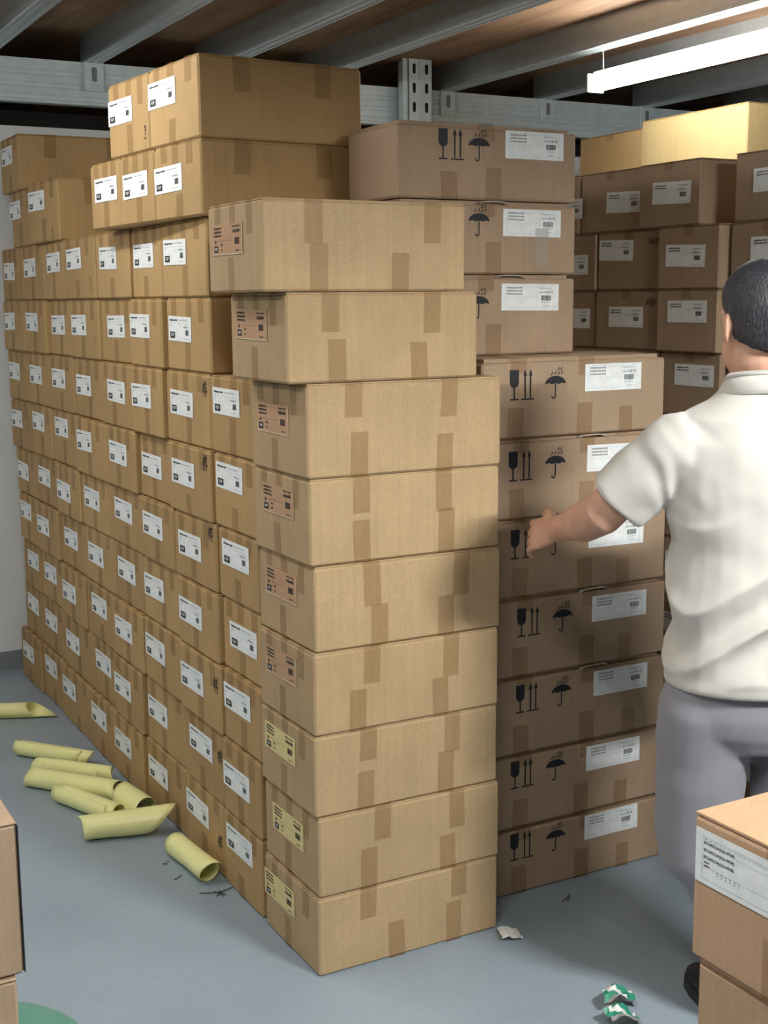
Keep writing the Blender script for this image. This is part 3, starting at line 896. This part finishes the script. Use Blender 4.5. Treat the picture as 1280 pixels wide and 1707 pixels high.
# --- second wall of cartons on the right, across the gap
GR = 'cartons of the rear right wall'
RX = 1.65
RL = [0, .206, .412, .618, .824, 1.030, 1.236, 1.445, 1.647, 1.848, 2.056]
RS = {c: (c_) for c, c_ in enumerate([(1.105, 1.43), (.758, 1.098), (.462, .750), (.13, .448)])}
RLB = {10: [(1.27, 1.938), (.960, 1.945), (.695, 1.956), (.268, 1.968)], 9: [(1.24, 1.740), (.996, 1.784), (.617, 1.753), (.268, 1.766)],
       8: [(1.23, 1.549), (.930, 1.556), (.602, 1.576), (.27, 1.56)], 7: [(1.25, 1.36), (.93, 1.36), (.583, 1.371), (.27, 1.37)]}
RTW = {10: 'top row', 9: 'second row down', 8: 'third row down', 7: 'fourth row down'}
RTC = ['mostly hidden', 'right next to the handling-mark stack', 'just left of the head', 'at the right edge of the picture']
for r in range(1, 11):
    for c in range(4):
        if c == 3 and r < 6 or c == 0 and r < 6:
            pass
        y0, y1 = RS[c]
        if r == 10 and c == 1:
            y0, y1 = .862, 1.20
        if r == 10 and c == 0:
            y0, y1 = 1.205, 1.53
        if r == 10 and c == 2:
            y0, y1 = .560, .857
        if r == 10 and c == 3:
            y0, y1 = .110, .440
        z0, z1 = RL[r - 1], RL[r]
        if r in RLB:
            ly, lz = RLB[r][c]
            lb = 'brown carton in shaded rear wall, %s, %s' % (RTW[r], RTC[c])
        else:
            ly, lz = (y0 + y1) / 2, z0 + .12
            lb = 'brown carton low in the shaded rear wall, %s row up, %s' % (ORD[r], ['far', 'mid-far', 'mid-near', 'near'][c] + ' column')
        dx = (.02 if c == 3 else 0) + RND.uniform(-.006, .006) + (-.012 if c == 2 and r >= 8 else 0)
        carton((RX + dx, y0, z0), .505, y1 - y0, z1 - z0, 0, M['card_g'], lb, GR, 'r', (ly - y0, lz - z0, (.035 if c in (2, 1) and r > 8 else 0) * -1),
               mark=('scrawl', .04, .16) if (c == 1 and r in (9, 8)) else None, long_tapes=[(0, .045, .03)])
# big pale cartons under the tube light
GP = 'large pale cartons behind the rear wall'
for c, (y0, y1) in enumerate([(1.368, 2.020), (2.030, 2.48)]):
    zz = [0, .47, .94, 1.41, 1.88, 2.392 if c == 0 else 2.365]
    for k in range(5):
        lb = [['large pale carton glowing under the tube light, top of its stack', 'large tan carton beside the pale lit carton, farther back'][c]] if k == 4 else ['large hidden carton under the %s, %s layer up' % (['pale lit carton', 'tan farther carton'][c], ORD[k + 1])]
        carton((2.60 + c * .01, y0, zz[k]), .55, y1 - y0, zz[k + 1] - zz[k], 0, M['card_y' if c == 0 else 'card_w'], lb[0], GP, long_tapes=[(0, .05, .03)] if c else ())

# --- foreground cartons, right
def fore_label():
    w, h = .30, .082
    p = MB().box(-w / 2, w / 2, -h / 2, h / 2, 0, .0006).mesh('label', M['label_white'])
    mb = MB()
    n = .0010
    L_, T_, B_ = -w / 2 + .014, h / 2 - .010, -h / 2 + .008
    for (a, b2, c, d) in ((L_, B_, L_ + .0006, T_), (L_, T_ - .0006, w / 2, T_), (L_, B_, w / 2, B_ + .0006), (L_, T_ - .045, w / 2, T_ - .0445), (L_ + .066, T_ - .0125, w / 2, T_ - .012)):
        mb.rect(a, b2, c, d, n, 1)
    rnd = random.Random(5)
    for k in range(3):
        put_text(mb, 'B724I0234(626-0938)', L_ + .003, T_ - .0125 - k * .0108, .060, .0062, n, 0, .015)
    for k in range(14):
        squiggle(mb, L_ + .004 + k * .0095, T_ - .0042, .004, .0018, n, 1 if k > 2 else 0, rnd)
    for k in range(6):
        mb.rect(L_ + .030 + k * .0085, T_ - .047, L_ + .0315 + k * .0085, T_ - .0455, n, 0)
        mb.rect(L_ + .030 + k * .0085, T_ - .051, L_ + .0315 + k * .0085, T_ - .0490, n, 0)
    squiggle(mb, L_ + .004, T_ - .0395, .009, .003, n, 0, rnd)
    squiggle(mb, L_ + .004, T_ - .045, .010, .003, n, 0, rnd)
    return p, mb.mesh('print', [M['ink'], M['ink_grey']])
PLATE['fore'], PRINT['fore'] = fore_label()
GN = 'cartons in the near right stack'
FZ = [0, .218, .436, .660, .886]
fpos = [(.02, -1.62), (.022, -1.61), (.018, -1.628), (.006, -1.618)]
FRT = ['lowest carton of the near right stack', 'second carton up of the near right stack', 'kraft carton under the near labelled carton at lower right', 'near orange-tan carton with big printed label at lower right']
for k in range(4):
    rz = math.radians((1, 0, 2, 1)[k])
    W = .335
    t = carton((fpos[k][0], fpos[k][1], FZ[k]), .50, W, FZ[k + 1] - FZ[k] - .001, rz, M['card_o'], FRT[k], GN, 'fore' if k == 3 else None, (W - .158, .163, 0), flap=.006, inset=.002, cham=.006,
               long_tapes=[(0, .05, .05)], long_bot=[(0.0, .05, .09)] if k == 3 else ())
# --- tall stack out of view, added to shade the aisle and handling-mark cartons
for k in range(9):
    carton((1.00 + (.0, .006, -.004)[k % 3], -1.80, .205 * k), .505, .33, .2045, 0, M['card_g'], 'unseen brown carton added right of the aisle for its shadow, %s layer up' % ORD[k + 1], 'unseen cartons added to shade the aisle', long_tapes=[(0, .045, .05)])
# --- foreground cartons, left edge
GK = 'cartons in the near left stack'
for k in range(4):
    t = carton((-1.388 + (.0 if k == 3 else -.012), -.90 + (0.0, .008, .004, 0)[k], .228 * k), .503, .34, .2275, math.radians((0, 1, -1, 0)[k]), M['card_g'],
               ['lowest carton of the near left stack', 'second carton up of the near left stack', 'carton under the black-banded one at the left edge', 'near carton with black band cut by the left edge'][k], GK, flap=.004, cham=.004)
    if k == 3:
        mb = MB()
        mb.box(.2516, .2532, -.1715, -.158, .004, .222)
        mb.box(.2516, .2532, -.150, -.146, .004, .222)
        link('strapping_band', mb.mesh('strapping_band', M['edge_black']), t)

# ------------------------------------------------------------------ rolled yellow release papers on the floor
def roll(p0, p1, r, turns, a0, sl0, sl1, label, shrink=.78, lift=0.0, r1=None, tilt=0.0, cut0=0.0, cut1=0.0):
    """sheet wound round the axis p0-p1; sl0/sl1 slant the two ends with the angle, a0 is where the outer edge starts"""
    P0, P1 = Vector((p0[0], p0[1], 0)), Vector((p1[0], p1[1], 0))
    ax = (P1 - P0)
    Ln = ax.length
    d = ax.normalized()
    sd = Vector((-d.y, d.x, 0))
    up = Vector((0, 0, 1))
    r1 = r1 or r
    nA, nS = int(30 * turns), 10
    mb = MB()
    vs = []
    c = (P0 + P1) / 2
    for i in range(nA + 1):
        q = i / nA
        ang = a0 + q * turns * 2 * PI
        k = 1 - (1 - shrink) * q
        e0 = sl0 * (q - .5) + cut0 * math.sin(ang)
        e1 = sl1 * (q - .5) + cut1 * math.sin(ang)
        for j in range(nS + 1):
            s = j / nS
            pos = P0 + d * (e0 + (Ln + e1 - e0) * s)
            rr_ = (r + (r1 - r) * s) * k
            pos += sd * math.cos(ang) * rr_ + up * (math.sin(ang) * rr_ * .96)
            pos += up * ((r + (r1 - r) * s) * .96 + lift + tilt * s)
            wob = noise.noise(Vector((pos.x * 9, pos.y * 9, q * 5))) * .003
            pos += up * abs(wob) if math.sin(ang) < -.6 else sd * wob
            vs.append(pos - c)
    w = nS + 1
    mb.add(vs, [(i * w + j, i * w + j + 1, (i + 1) * w + j + 1, (i + 1) * w + j) for i in range(nA) for j in range(nS)])
    zmin = min(v[2] for v in mb.v)
    me = mb.mesh('paper_roll', M['paper_out'], True)
    o = link('paper_roll', me, None, (c.x, c.y, -zmin + .0008 + lift))
    so = o.modifiers.new('thick', 'SOLIDIFY')
    so.thickness = .0006
    so.offset = 0
    tag(o, label, 'paper roll', 'rolled yellow papers on the floor')
    return o
roll((-.44, 2.505), (-.105, 2.36), .033, 1.25, -2.4, .06, -.12, 'yellow paper roll farthest back, cut by the left edge', cut1=-.03)
roll((-.50, 2.66), (-.27, 2.51), .028, 1.2, .5, .03, -.08, 'yellow paper roll peeping out behind the farthest one')
roll((-.265, 1.95), (-.085, 1.72), .032, 1.4, 1.9, .02, .06, 'yellow paper roll lying alone just past the jumble', cut1=.02)
roll((-.245, 1.735), (-.06, 1.53), .031, 1.3, 2.4, -.06, .07, 'yellow paper roll second from the back in the jumble')
roll((-.30, 1.615), (-.085, 1.345), .037, 1.35, .2, .07, -.08, 'yellow paper roll with its open end turned to the boxes', cut1=-.03, cut0=.02)
roll((-.25, 1.425), (-.145, 1.16), .036, 1.5, 2.2, .03, .05, 'yellow paper roll pointing under the longest one')
roll((-.075, 1.335), (-.052, 1.165), .046, .62, -.3, .05, .05, 'loosely curled yellow sheet against the carton wall', shrink=1.0)
roll((-.240, 1.085), (-.075, 1.040), .040, 1.25, 1.2, .13, -.10, 'longest yellow paper roll, pointed at both ends', r1=.047, cut0=.015, cut1=.03)
roll((-.064, .845), (-.042, .625), .036, 1.3, .8, .03, -.03, 'nearest yellow paper roll, end on to the cartons', cut1=.01)

# ------------------------------------------------------------------ litter
def scrap(name, loc, pts, th, mats, label, cat, bends=.01, rz=0):
    """a crumpled piece: fan of folded facets with thickness"""
    mb = MB()
    rnd = random.Random(len(label))
    nx, ny = 7, 5
    vs = []
    for j in range(ny + 1):
        for i in range(nx + 1):
            u, v = i / nx, j / ny
            a = [pts[0][k] * (1 - u) * (1 - v) + pts[1][k] * u * (1 - v) + pts[2][k] * u * v + pts[3][k] * (1 - u) * v for k in (0, 1)]
            zz = bends * (math.sin(u * PI * 1.3 + .4) * .8 + noise.noise(Vector((u * 3, v * 3, len(label)))) * .9 + .4)
            vs.append((a[0] + rnd.uniform(-.002, .002), a[1] + rnd.uniform(-.002, .002), zz))
    mb.add(vs, [(j * (nx + 1) + i, j * (nx + 1) + i + 1, (j + 1) * (nx + 1) + i + 1, (j + 1) * (nx + 1) + i) for j in range(ny) for i in range(nx)])
    zm = min(v[2] for v in mb.v)
    me = mb.mesh(name, mats)
    for p in me.polygons:
        j, i = divmod(p.index, nx)
        p.material_index = (0 if (i + j) % 5 in (1, 2, 3) else 1) if len(mats) > 1 and j > 0 else (len(mats) - 1 if len(mats) > 2 else 0)
    o = link(name, me, None, (loc[0], loc[1], -zm + .0012))
    o.rotation_euler = (0, 0, rz)
    so = o.modifiers.new('thick', 'SOLIDIFY')
    so.thickness = th
    so.offset = 0
    return tag(o, label, cat)
scrap('paper_scrap', (.512, -.055), [(-.030, -.020), (.024, -.034), (.040, .022), (-.012, .034)], .0015, [M['scrap_white']], 'torn white paper scrap on the floor before the corner stack', 'paper', .007)
scrap('foil_wrapper', (.552, -.452), [(-.055, -.020), (.030, -.030), (.055, .020), (-.030, .025)], .001, [M['scrap_green'], M['scrap_white'], M['scrap_grey']], 'crumpled green and white wrapper, the farther of two', 'wrapper', .020)
scrap('foil_wrapper', (.510, -.520), [(-.045, -.018), (.030, -.030), (.045, .014), (-.040, .030)], .001, [M['scrap_green'], M['scrap_white'], M['scrap_grey']], 'crumpled green and white wrapper, the nearer of two', 'wrapper', .020)
def twig(name, loc, strokes, label):
    mb = MB()
    for s in strokes:
        mb.tube([(x, y, z_ + .002) for x, y, z_ in s], .0014, 5)
    o = link(name, mb.mesh(name, M['debris']), None, (loc[0], loc[1], 0.0))
    return tag(o, label, 'debris')
twig('strap_scrap', (.768, .035), [[(-.02, .0, 0), (.0, .006, .004), (.016, .018, .006)], [(-.006, -.004, 0), (.012, .010, .002)]], 'thin dark scrap on shaded floor before the handling-mark stack')
twig('dust_tuft', (-.045, .540), [[(-.05, .03, 0), (.0, .0, .004), (.045, .018, .001)], [(-.01, .02, 0), (.01, -.02, .002)], [(-.015, -.01, 0), (.02, .01, .003)], [(0, -.02, 0), (.004, .02, .002)]], 'dark fibrous tuft on the floor by the nearest paper roll')
twig('dust_fibre', (-.115, .690), [[(-.012, -.004, 0), (.0, .0, .001), (.014, .012, .001)]], 'small curled dark fibre on the floor')
twig('dust_speck', (-.115, .800), [[(-.006, .004, 0), (.006, -.003, 0)], [(.010, .014, 0), (.016, .010, 0)]], 'tiny dark specks on the floor near the boxes')
# green woven sack, lower left corner
mb = MB()
nA, nB = 28, 14
vs = []
for i in range(nB + 1):
    v = i / nB
    for j in range(nA):
        a = 2 * PI * j / nA
        rr_ = math.cos(v * PI / 2) ** .55 * (1 + .10 * noise.noise(Vector((math.cos(a) * 2, math.sin(a) * 2, v * 3))))
        vs.append((math.cos(a) * .22 * rr_, math.sin(a) * .20 * rr_, .07 * math.sin(v * PI / 2) ** .9 * (1 + .06 * noise.noise(Vector((math.cos(a), math.sin(a), 4.0))))))
mb.add(vs, [(i * nA + j, i * nA + (j + 1) % nA, (i + 1) * nA + (j + 1) % nA, (i + 1) * nA + j) for i in range(nB) for j in range(nA)] + [tuple(range(nA))])
sack = link('woven_sack', mb.mesh('woven_sack', M['green_cloth'], True), None, (-.80, .02, 0))
tag(sack, 'green woven sack in the lower left corner', 'sack')

# ------------------------------------------------------------------ the person
def loft(mb, rings, seg=24):
    """rings: (centre, axis_a, axis_b) ellipses; closed with caps"""
    vs, fs = [], []
    for c_, a, b_ in rings:
        for k in range(seg):
            t = 2 * PI * k / seg
            vs.append(tuple(Vector(c_) + Vector(a) * math.cos(t) + Vector(b_) * math.sin(t)))
    n_ = len(rings)
    for i in range(n_ - 1):
        for k in range(seg):
            fs.append((i * seg + k, i * seg + (k + 1) % seg, (i + 1) * seg + (k + 1) % seg, (i + 1) * seg + k))
    fs.append(tuple(reversed(range(seg))))
    fs.append(tuple(range((n_ - 1) * seg, n_ * seg)))
    mb.add(vs, fs)
def limb(mb, pts, radii, seg=16, flat=1.0):
    """tapering tube with rounded ends through pts"""
    P = [Vector(p) for p in pts]
    d0, d1 = (P[1] - P[0]).normalized(), (P[-1] - P[-2]).normalized()
    PP, RR = [], []
    for k in (0, 1, 2):
        a = (PI / 2) * (1 - k / 3)
        PP.append(P[0] - d0 * radii[0] * math.sin(a)); RR.append(max(radii[0] * math.cos(a), radii[0] * .05))
    PP += P; RR += list(radii)
    for k in (1, 2, 3):
        a = (PI / 2) * k / 3
        PP.append(P[-1] + d1 * radii[-1] * math.sin(a)); RR.append(max(radii[-1] * math.cos(a), radii[-1] * .05))
    rings, a_prev = [], None
    for i, p in enumerate(PP):
        d = (PP[min(i + 1, len(PP) - 1)] - PP[max(i - 1, 0)]).normalized()
        a = d.orthogonal() if a_prev is None else a_prev - d * a_prev.dot(d)
        a.normalize()
        a_prev = a
        rings.append((p, a * RR[i], d.cross(a) * RR[i] * flat))
    loft(mb, rings, seg)
def ell(mb, c_, ax, seg=20, rings=12):
    ax = [Vector(a) for a in ax]
    vs, fs = [], []
    for i in range(1, rings):
        ph = PI * i / rings
        for k in range(seg):
            t = 2 * PI * k / seg
            vs.append(tuple(Vector(c_) + ax[0] * math.sin(ph) * math.cos(t) + ax[1] * math.sin(ph) * math.sin(t) + ax[2] * math.cos(ph)))
    for i in range(rings - 2):
        for k in range(seg):
            fs.append((i * seg + k, i * seg + (k + 1) % seg, (i + 1) * seg + (k + 1) % seg, (i + 1) * seg + k))
    fs.append(tuple(range(seg)))
    fs.append(tuple(reversed(range((rings - 2) * seg, (rings - 1) * seg))))
    mb.add(vs, fs)
def remeshed(name, mb, voxel, smooth, mat, parent, disp=None):
    me = mb.mesh('tmp', mat, True)
    ob = bpy.data.objects.new('tmp', me)
    COL.objects.link(ob)
    r = ob.modifiers.new('r', 'REMESH')
    r.mode = 'VOXEL'
    r.voxel_size = voxel
    r.use_smooth_shade = True
    s = ob.modifiers.new('s', 'SMOOTH')
    s.iterations = smooth
    s.factor = .5
    dg = bpy.context.evaluated_depsgraph_get()
    out = bpy.data.meshes.new_from_object(ob.evaluated_get(dg))
    bpy.data.objects.remove(ob)
    out.name = name
    if disp:
        nrm = [v.normal.copy() for v in out.vertices]
        for v, n_ in zip(out.vertices, nrm):
            v.co += n_ * disp(v.co, n_)
        out.update()
    for p in out.polygons:
        p.use_smooth = True
    out.materials.clear()
    out.materials.append(mat)
    return link(name, out, parent)

PC = Vector((.752, -.632, 0))
FW_ = Vector((.42, .907, 0)).normalized()
LF_ = Vector((-FW_.y, FW_.x, 0))
UP = Vector((0, 0, 1))
person = tag(empty('person', (PC.x, PC.y, 0)), 'person in white short-sleeved polo and grey trousers, back turned, left hand reaching out', 'person')
def Q(a, b_, z_):            # left, forward, up -> relative to the person root
    return LF_ * a + FW_ * b_ + UP * z_
def W_(x, y, z_):            # world -> relative
    return Vector((x, y, z_)) - PC
# head frame: turned a little to the left
hf = (FW_ * math.cos(math.radians(14)) + LF_ * math.sin(math.radians(14))).normalized()
hl = UP.cross(hf).normalized()
HC = W_(.743, -.622, 1.565)
def HD(l, f_, z_):
    return HC + hl * l + hf * f_ + UP * z_
SH = W_(.585, -.575, 1.335)
EL = W_(.487, -.437, 1.160)
WR = W_(.500, -.262, 1.098)
HD1 = W_(.497, -.185, 1.076)
body = MB()
def torso(mb, rings):
    loft(mb, [(Q(a, b_, z_), LF_ * w, FW_ * dp) for (z_, w, dp, a, b_) in rings], 28)
torso(body, [(.74, .10, .09, 0, 0), (.80, .165, .115, 0, 0), (.95, .165, .115, 0, 0), (1.1, .160, .11, 0, .0), (1.25, .15, .105, 0, 0), (1.33, .13, .09, 0, .0), (1.39, .08, .07, 0, 0), (1.44, .06, .06, 0, .0)])
limb(body, [Q(0, -.01, 1.36), Q(0, .005, 1.45), HC - UP * .07 - hf * .005], [.066, .060, .060])
ell(body, HD(0, -.008, .018), [hl * .074, hf * .094, UP * .104])
ell(body, HD(0, .030, -.055), [hl * .058, hf * .060, UP * .062])
limb(body, [HD(0, .083, .012), HD(0, .100, -.018)], [.008, .013], 10)
ell(body, HD(0, .083, -.058), [hl * .024, hf * .010, UP * .009], 10, 8)
ell(body, HD(0, .072, -.094), [hl * .024, hf * .020, UP * .018], 10, 8)
for s in (-1, 1):
    ell(body, HD(s * .079, -.004, -.008), [hl * .010 + hf * -.003 * 1, (hf * .018 + hl * s * -.009), UP * .035], 12, 8)
    ell(body, HD(s * .032, .080, .022), [hl * .018, hf * .008, UP * .007], 10, 8)
# arms
limb(body, [SH - UP * .012, (SH + EL) / 2, EL, (EL * .6 + WR * .4) - UP * .004, (EL * .25 + WR * .75), WR], [.040, .046, .048, .046, .035, .030])
def hand(mb, wr, d, n_, th_dir, curl):
    """palm from the wrist along d, back of the hand facing n_, thumb towards th_dir"""
    d = d.normalized(); n_ = (n_ - d * n_.dot(d)).normalized(); s = th_dir - d * th_dir.dot(d) - n_ * th_dir.dot(n_); s.normalize()
    loft(mb, [(wr - d * .01, s * .026, n_ * .020), (wr + d * .02, s * .034, n_ * .018), (wr + d * .055, s * .042, n_ * .016), (wr + d * .088, s * .041, n_ * .013), (wr + d * .096, s * .034, n_ * .008)], 16)
    for k, (off, ln) in enumerate(((.031, .066), (.0105, .074), (-.0105, .069), (-.031, .055))):
        b0 = wr + d * .088 + s * off
        p, q, dirn = [b0 - d * .015, b0], b0, d
        a = 0
        spread_ = s * off * .9
        for seg_, f_ in enumerate((.45, .32, .26)):
            a += curl * (.6, 1.0, .8)[seg_] * (1 + .12 * k)
            dirn = d * math.cos(a) - n_ * math.sin(a)
            q = q + dirn * ln * f_ + spread_ * .12
            p.append(q)
        limb(mb, p, [.0095, .0095, .0088, .0082, .0070], 10)
    b0 = wr + d * .025 + s * .026
    limb(mb, [b0, b0 + d * .024 + s * .022 - n_ * .006, b0 + d * .050 + s * .032 - n_ * .014, b0 + d * .072 + s * .030 - n_ * .020], [.014, .0125, .0105, .0085], 10)
hand(body, WR, HD1 - WR, Vector((-.8, -.3, .45)), Vector((.5, .25, .8)), .35)
SHR, ELR, WRR = Q(-.185, 0, 1.335), Q(-.235, .02, 1.06), Q(-.205, .20, .93)
limb(body, [SHR, (SHR + ELR) / 2, ELR, (ELR + WRR) / 2, WRR], [.040, .045, .045, .040, .030])
hand(body, WRR, Q(.06, .9, -.35), Q(-1, .2, .3), Q(.2, .3, 1), .4)
# legs
for s in (-1, 1):
    if s > 0:
        an = Q(.025, .0, .085)
        limb(body, [Q(.09, 0, .80), Q(.096, .01, .66), Q(.104, .02, .46), Q(.064, .01, .335), Q(.032, .0, .22), an], [.080, .072, .055, .048, .042, .034])
    else:
        an = Q(-.10, -.03, .085)
        limb(body, [Q(-.09, 0, .80), Q(-.098, .01, .66), Q(-.10, .0, .46), Q(-.10, -.02, .27), an], [.080, .072, .055, .050, .036])
    limb(body, [an - UP * .035 - FW_ * .03, an - UP * .045 + FW_ * .09], [.033, .030])
bo = remeshed('body', body, .005, 4, M['skin'], person)
for s in (-1, 1):
    e = MB()
    ell(e, HD(s * .031, .071, .012), [hl * .012, hf * .010, UP * .008], 12, 8)
    link('eye', e.mesh('eye', M['eye'], True), person)
# hair: a close-cropped shell that dives under the skin at the hairline
hb = MB()
seg, rg = 72, 48
hv = []
for i in range(1, rg):
    ph = PI * i / rg
    for k in range(seg):
        t = 2 * PI * k / seg
        l, f_, z_ = math.sin(ph) * math.cos(t), math.sin(ph) * math.sin(t), math.cos(ph)
        line = .42 if f_ > .60 else (.42 - (.60 - f_) * 1.25 if f_ > .10 else (-.205 - min(.25, (.10 - f_) * 2.2) - (.10 - f_) * .48))
        line += .05 * noise.noise(Vector((l * 5, f_ * 5, 1.7)))
        cov = min(1.0, max(0.0, (z_ - line) / .11))
        thick = -.010 + cov * (.013 + .009 * min(1, max(0, (z_ + .1) / .8)))
        p = HD(l * (.0745 + thick), -.008 + f_ * (.0945 + thick), .018 + z_ * (.1045 + thick))
        p += (p - HC).normalized() * noise.noise(p * 70) * .0018 * cov
        hv.append(tuple(p))
hfc = [(i * seg + k, i * seg + (k + 1) % seg, (i + 1) * seg + (k + 1) % seg, (i + 1) * seg + k) for i in range(rg - 2) for k in range(seg)]
hfc += [tuple(range(seg)), tuple(reversed(range((rg - 2) * seg, (rg - 1) * seg)))]
hb.add(hv, hfc)
link('hair', hb.mesh('hair', M['hair'], True), person)
# polo shirt
sb = MB()
torso(sb, [(.795, .184, .150, 0, .0), (.80, .192, .158, 0, .0), (.86, .190, .155, 0, .0), (.98, .186, .150, 0, .0), (1.10, .186, .148, 0, 0), (1.22, .200, .148, 0, 0), (1.32, .205, .138, 0, 0), (1.375, .180, .115, 0, -.005), (1.41, .120, .092, 0, -.01), (1.435, .085, .080, 0, -.005), (1.45, .078, .076, 0, -.002)])
SE = SH + (EL - SH) * .80 + UP * -.004
sd_ = (EL - SH).normalized()
so_ = sd_.orthogonal().normalized()
def sleeve(mb, a, b_, r0, r1):
    d = (b_ - a).normalized()
    o1 = (UP - d * UP.dot(d)).normalized()
    o2 = d.cross(o1)
    rings = []
    for q, rr_ in ((-.25, r0 * .7), (0, r0), (.3, r0 * .99), (.6, (r0 + r1) / 2), (.95, r1), (1.0, r1 * .97)):
        rings.append((a + (b_ - a) * q, o1 * rr_, o2 * rr_ * .92))
    loft(mb, rings, 22)
sleeve(sb, SH + UP * -.016, SE, .076, .074)
sleeve(sb, SHR, SHR + (ELR - SHR) * .72, .080, .082)
def wrinkle(co, n_):
    h = co.z
    a = co.dot(LF_)
    w = 0
    lowf = max(0.0, 1 - abs(h - .98) / .22)
    w += .016 * lowf * (1 - 2 * abs(math.sin(.5 * ((h * 46 + a * 22) + 4.2 * noise.noise(Vector((a * 6, co.dot(FW_) * 6, h * 5)))))))
    w += .0035 * noise.noise(Vector((a * 16, co.dot(FW_) * 16, h * 9)))
    w += .004 * noise.noise(Vector((a * 6 + h * 8, co.dot(FW_) * 6, h * 16 - a * 9)))
    arm = max(0.0, 1 - (co - (SH + UP * -.06)).length / .13)
    w += .006 * arm * math.sin((co - SH).dot(sd_) * 60 + a * 45 + 5 * noise.noise(co * 11))
    if h < .83:
        w *= max(0.0, (h - .80) / .03)
    return w
shirt = remeshed('shirt', sb, .0055, 6, M['shirt'], person, wrinkle)
# stitched hem line and collar
def band(name, rings_fn, n_, mat, thick):
    mb = MB()
    rows = rings_fn
    vs = [tuple(p) for row in rows for p in row]
    w = len(rows[0])
    mb.add(vs, [(i * w + j, i * w + (j + 1) % w, (i + 1) * w + (j + 1) % w, (i + 1) * w + j) for i in range(len(rows) - 1) for j in range(w if n_ else w - 1)])
    o = link(name, mb.mesh(name, mat, True), shirt)
    s_ = o.modifiers.new('t', 'SOLIDIFY'); s_.thickness = thick; s_.offset = 0
    return o
colr = []
for (z_, w, dp, dz) in ((1.428, .098, .094, .0), (1.452, .086, .084, .004), (1.474, .077, .077, .010), (1.466, .081, .081, .008)):
    row = []
    for k in range(30):
        t = 2 * PI * k / 30
        f_ = math.sin(t)
        row.append(Q(math.cos(t) * w, f_ * dp - .003, z_ - (f_ + 1) * .012))
    colr.append(row)
band('collar', colr, True, M['shirt'], .003)
# trousers
tb = MB()
loft(tb, [(Q(0, 0, z_), LF_ * w, FW_ * dp) for (z_, w, dp) in ((.86, .165, .125), (.80, .178, .134), (.74, .188, .138), (.70, .184, .130), (.66, .150, .105))], 28)
for s in (-1, 1):
    if s > 0:
        limb(tb, [Q(.096, 0, .74), Q(.100, .01, .62), Q(.108, .02, .46), Q(.102, .015, .40), Q(.062, .01, .34), Q(.032, .0, .22), Q(.025, .0, .125)], [.108, .102, .092, .084, .070, .062, .058], 20)
    else:
        limb(tb, [Q(-.098, 0, .74), Q(-.108, .01, .62), Q(-.10, .0, .46), Q(-.10, -.014, .28), Q(-.10, -.03, .125)], [.105, .098, .086, .068, .060], 20)
def twrinkle(co, n_):
    return .004 * noise.noise(Vector((co.x * 9, co.y * 9, co.z * 7))) + .003 * math.sin(co.z * 40 + co.dot(LF_) * 30 + 4 * noise.noise(co * 6)) * max(0, 1 - abs(co.z - .66) / .14)
remeshed('trousers', tb, .006, 14, M['trousers'], person, twrinkle)
# shoes
for s in (-1, 1):
    an = Q(s * .025, .0, 0) if s > 0 else Q(s * .10, -.03, 0)
    toe = (FW_ + LF_ * s * .10).normalized()
    sdv = UP.cross(toe)
    mb = MB()
    rr_ = []
    for (t, w, h, zc) in ((-.075, .018, .030, .045), (-.068, .032, .050, .055), (-.03, .040, .062, .060), (.03, .042, .050, .050), (.09, .047, .038, .040), (.14, .044, .030, .034), (.178, .028, .022, .028), (.188, .010, .012, .026)):
        rr_.append((an + toe * t + UP * zc, sdv * w, UP * h * .78))
    loft(mb, rr_, 20)
    so1 = link('shoe', mb.mesh('shoe', M['shoe'], True), person)
    mb = MB()
    outl = []
    for (t, w) in ((-.080, .020), (-.06, .036), (-.02, .041), (.05, .044), (.11, .049), (.15, .045), (.18, .030), (.194, .010)):
        outl.append((t, w))
    ring = [an + toe * t + sdv * w for t, w in outl] + [an + toe * t - sdv * w for t, w in reversed(outl)]
    k = len(ring)
    mb.add([tuple(p + UP * .001) for p in ring] + [tuple(p + UP * .022) for p in ring], [tuple(range(k)), tuple(range(k, 2 * k))] + [(i, (i + 1) % k, k + (i + 1) % k, k + i) for i in range(k)])
    link('sole', mb.mesh('sole', M['sole']), so1)
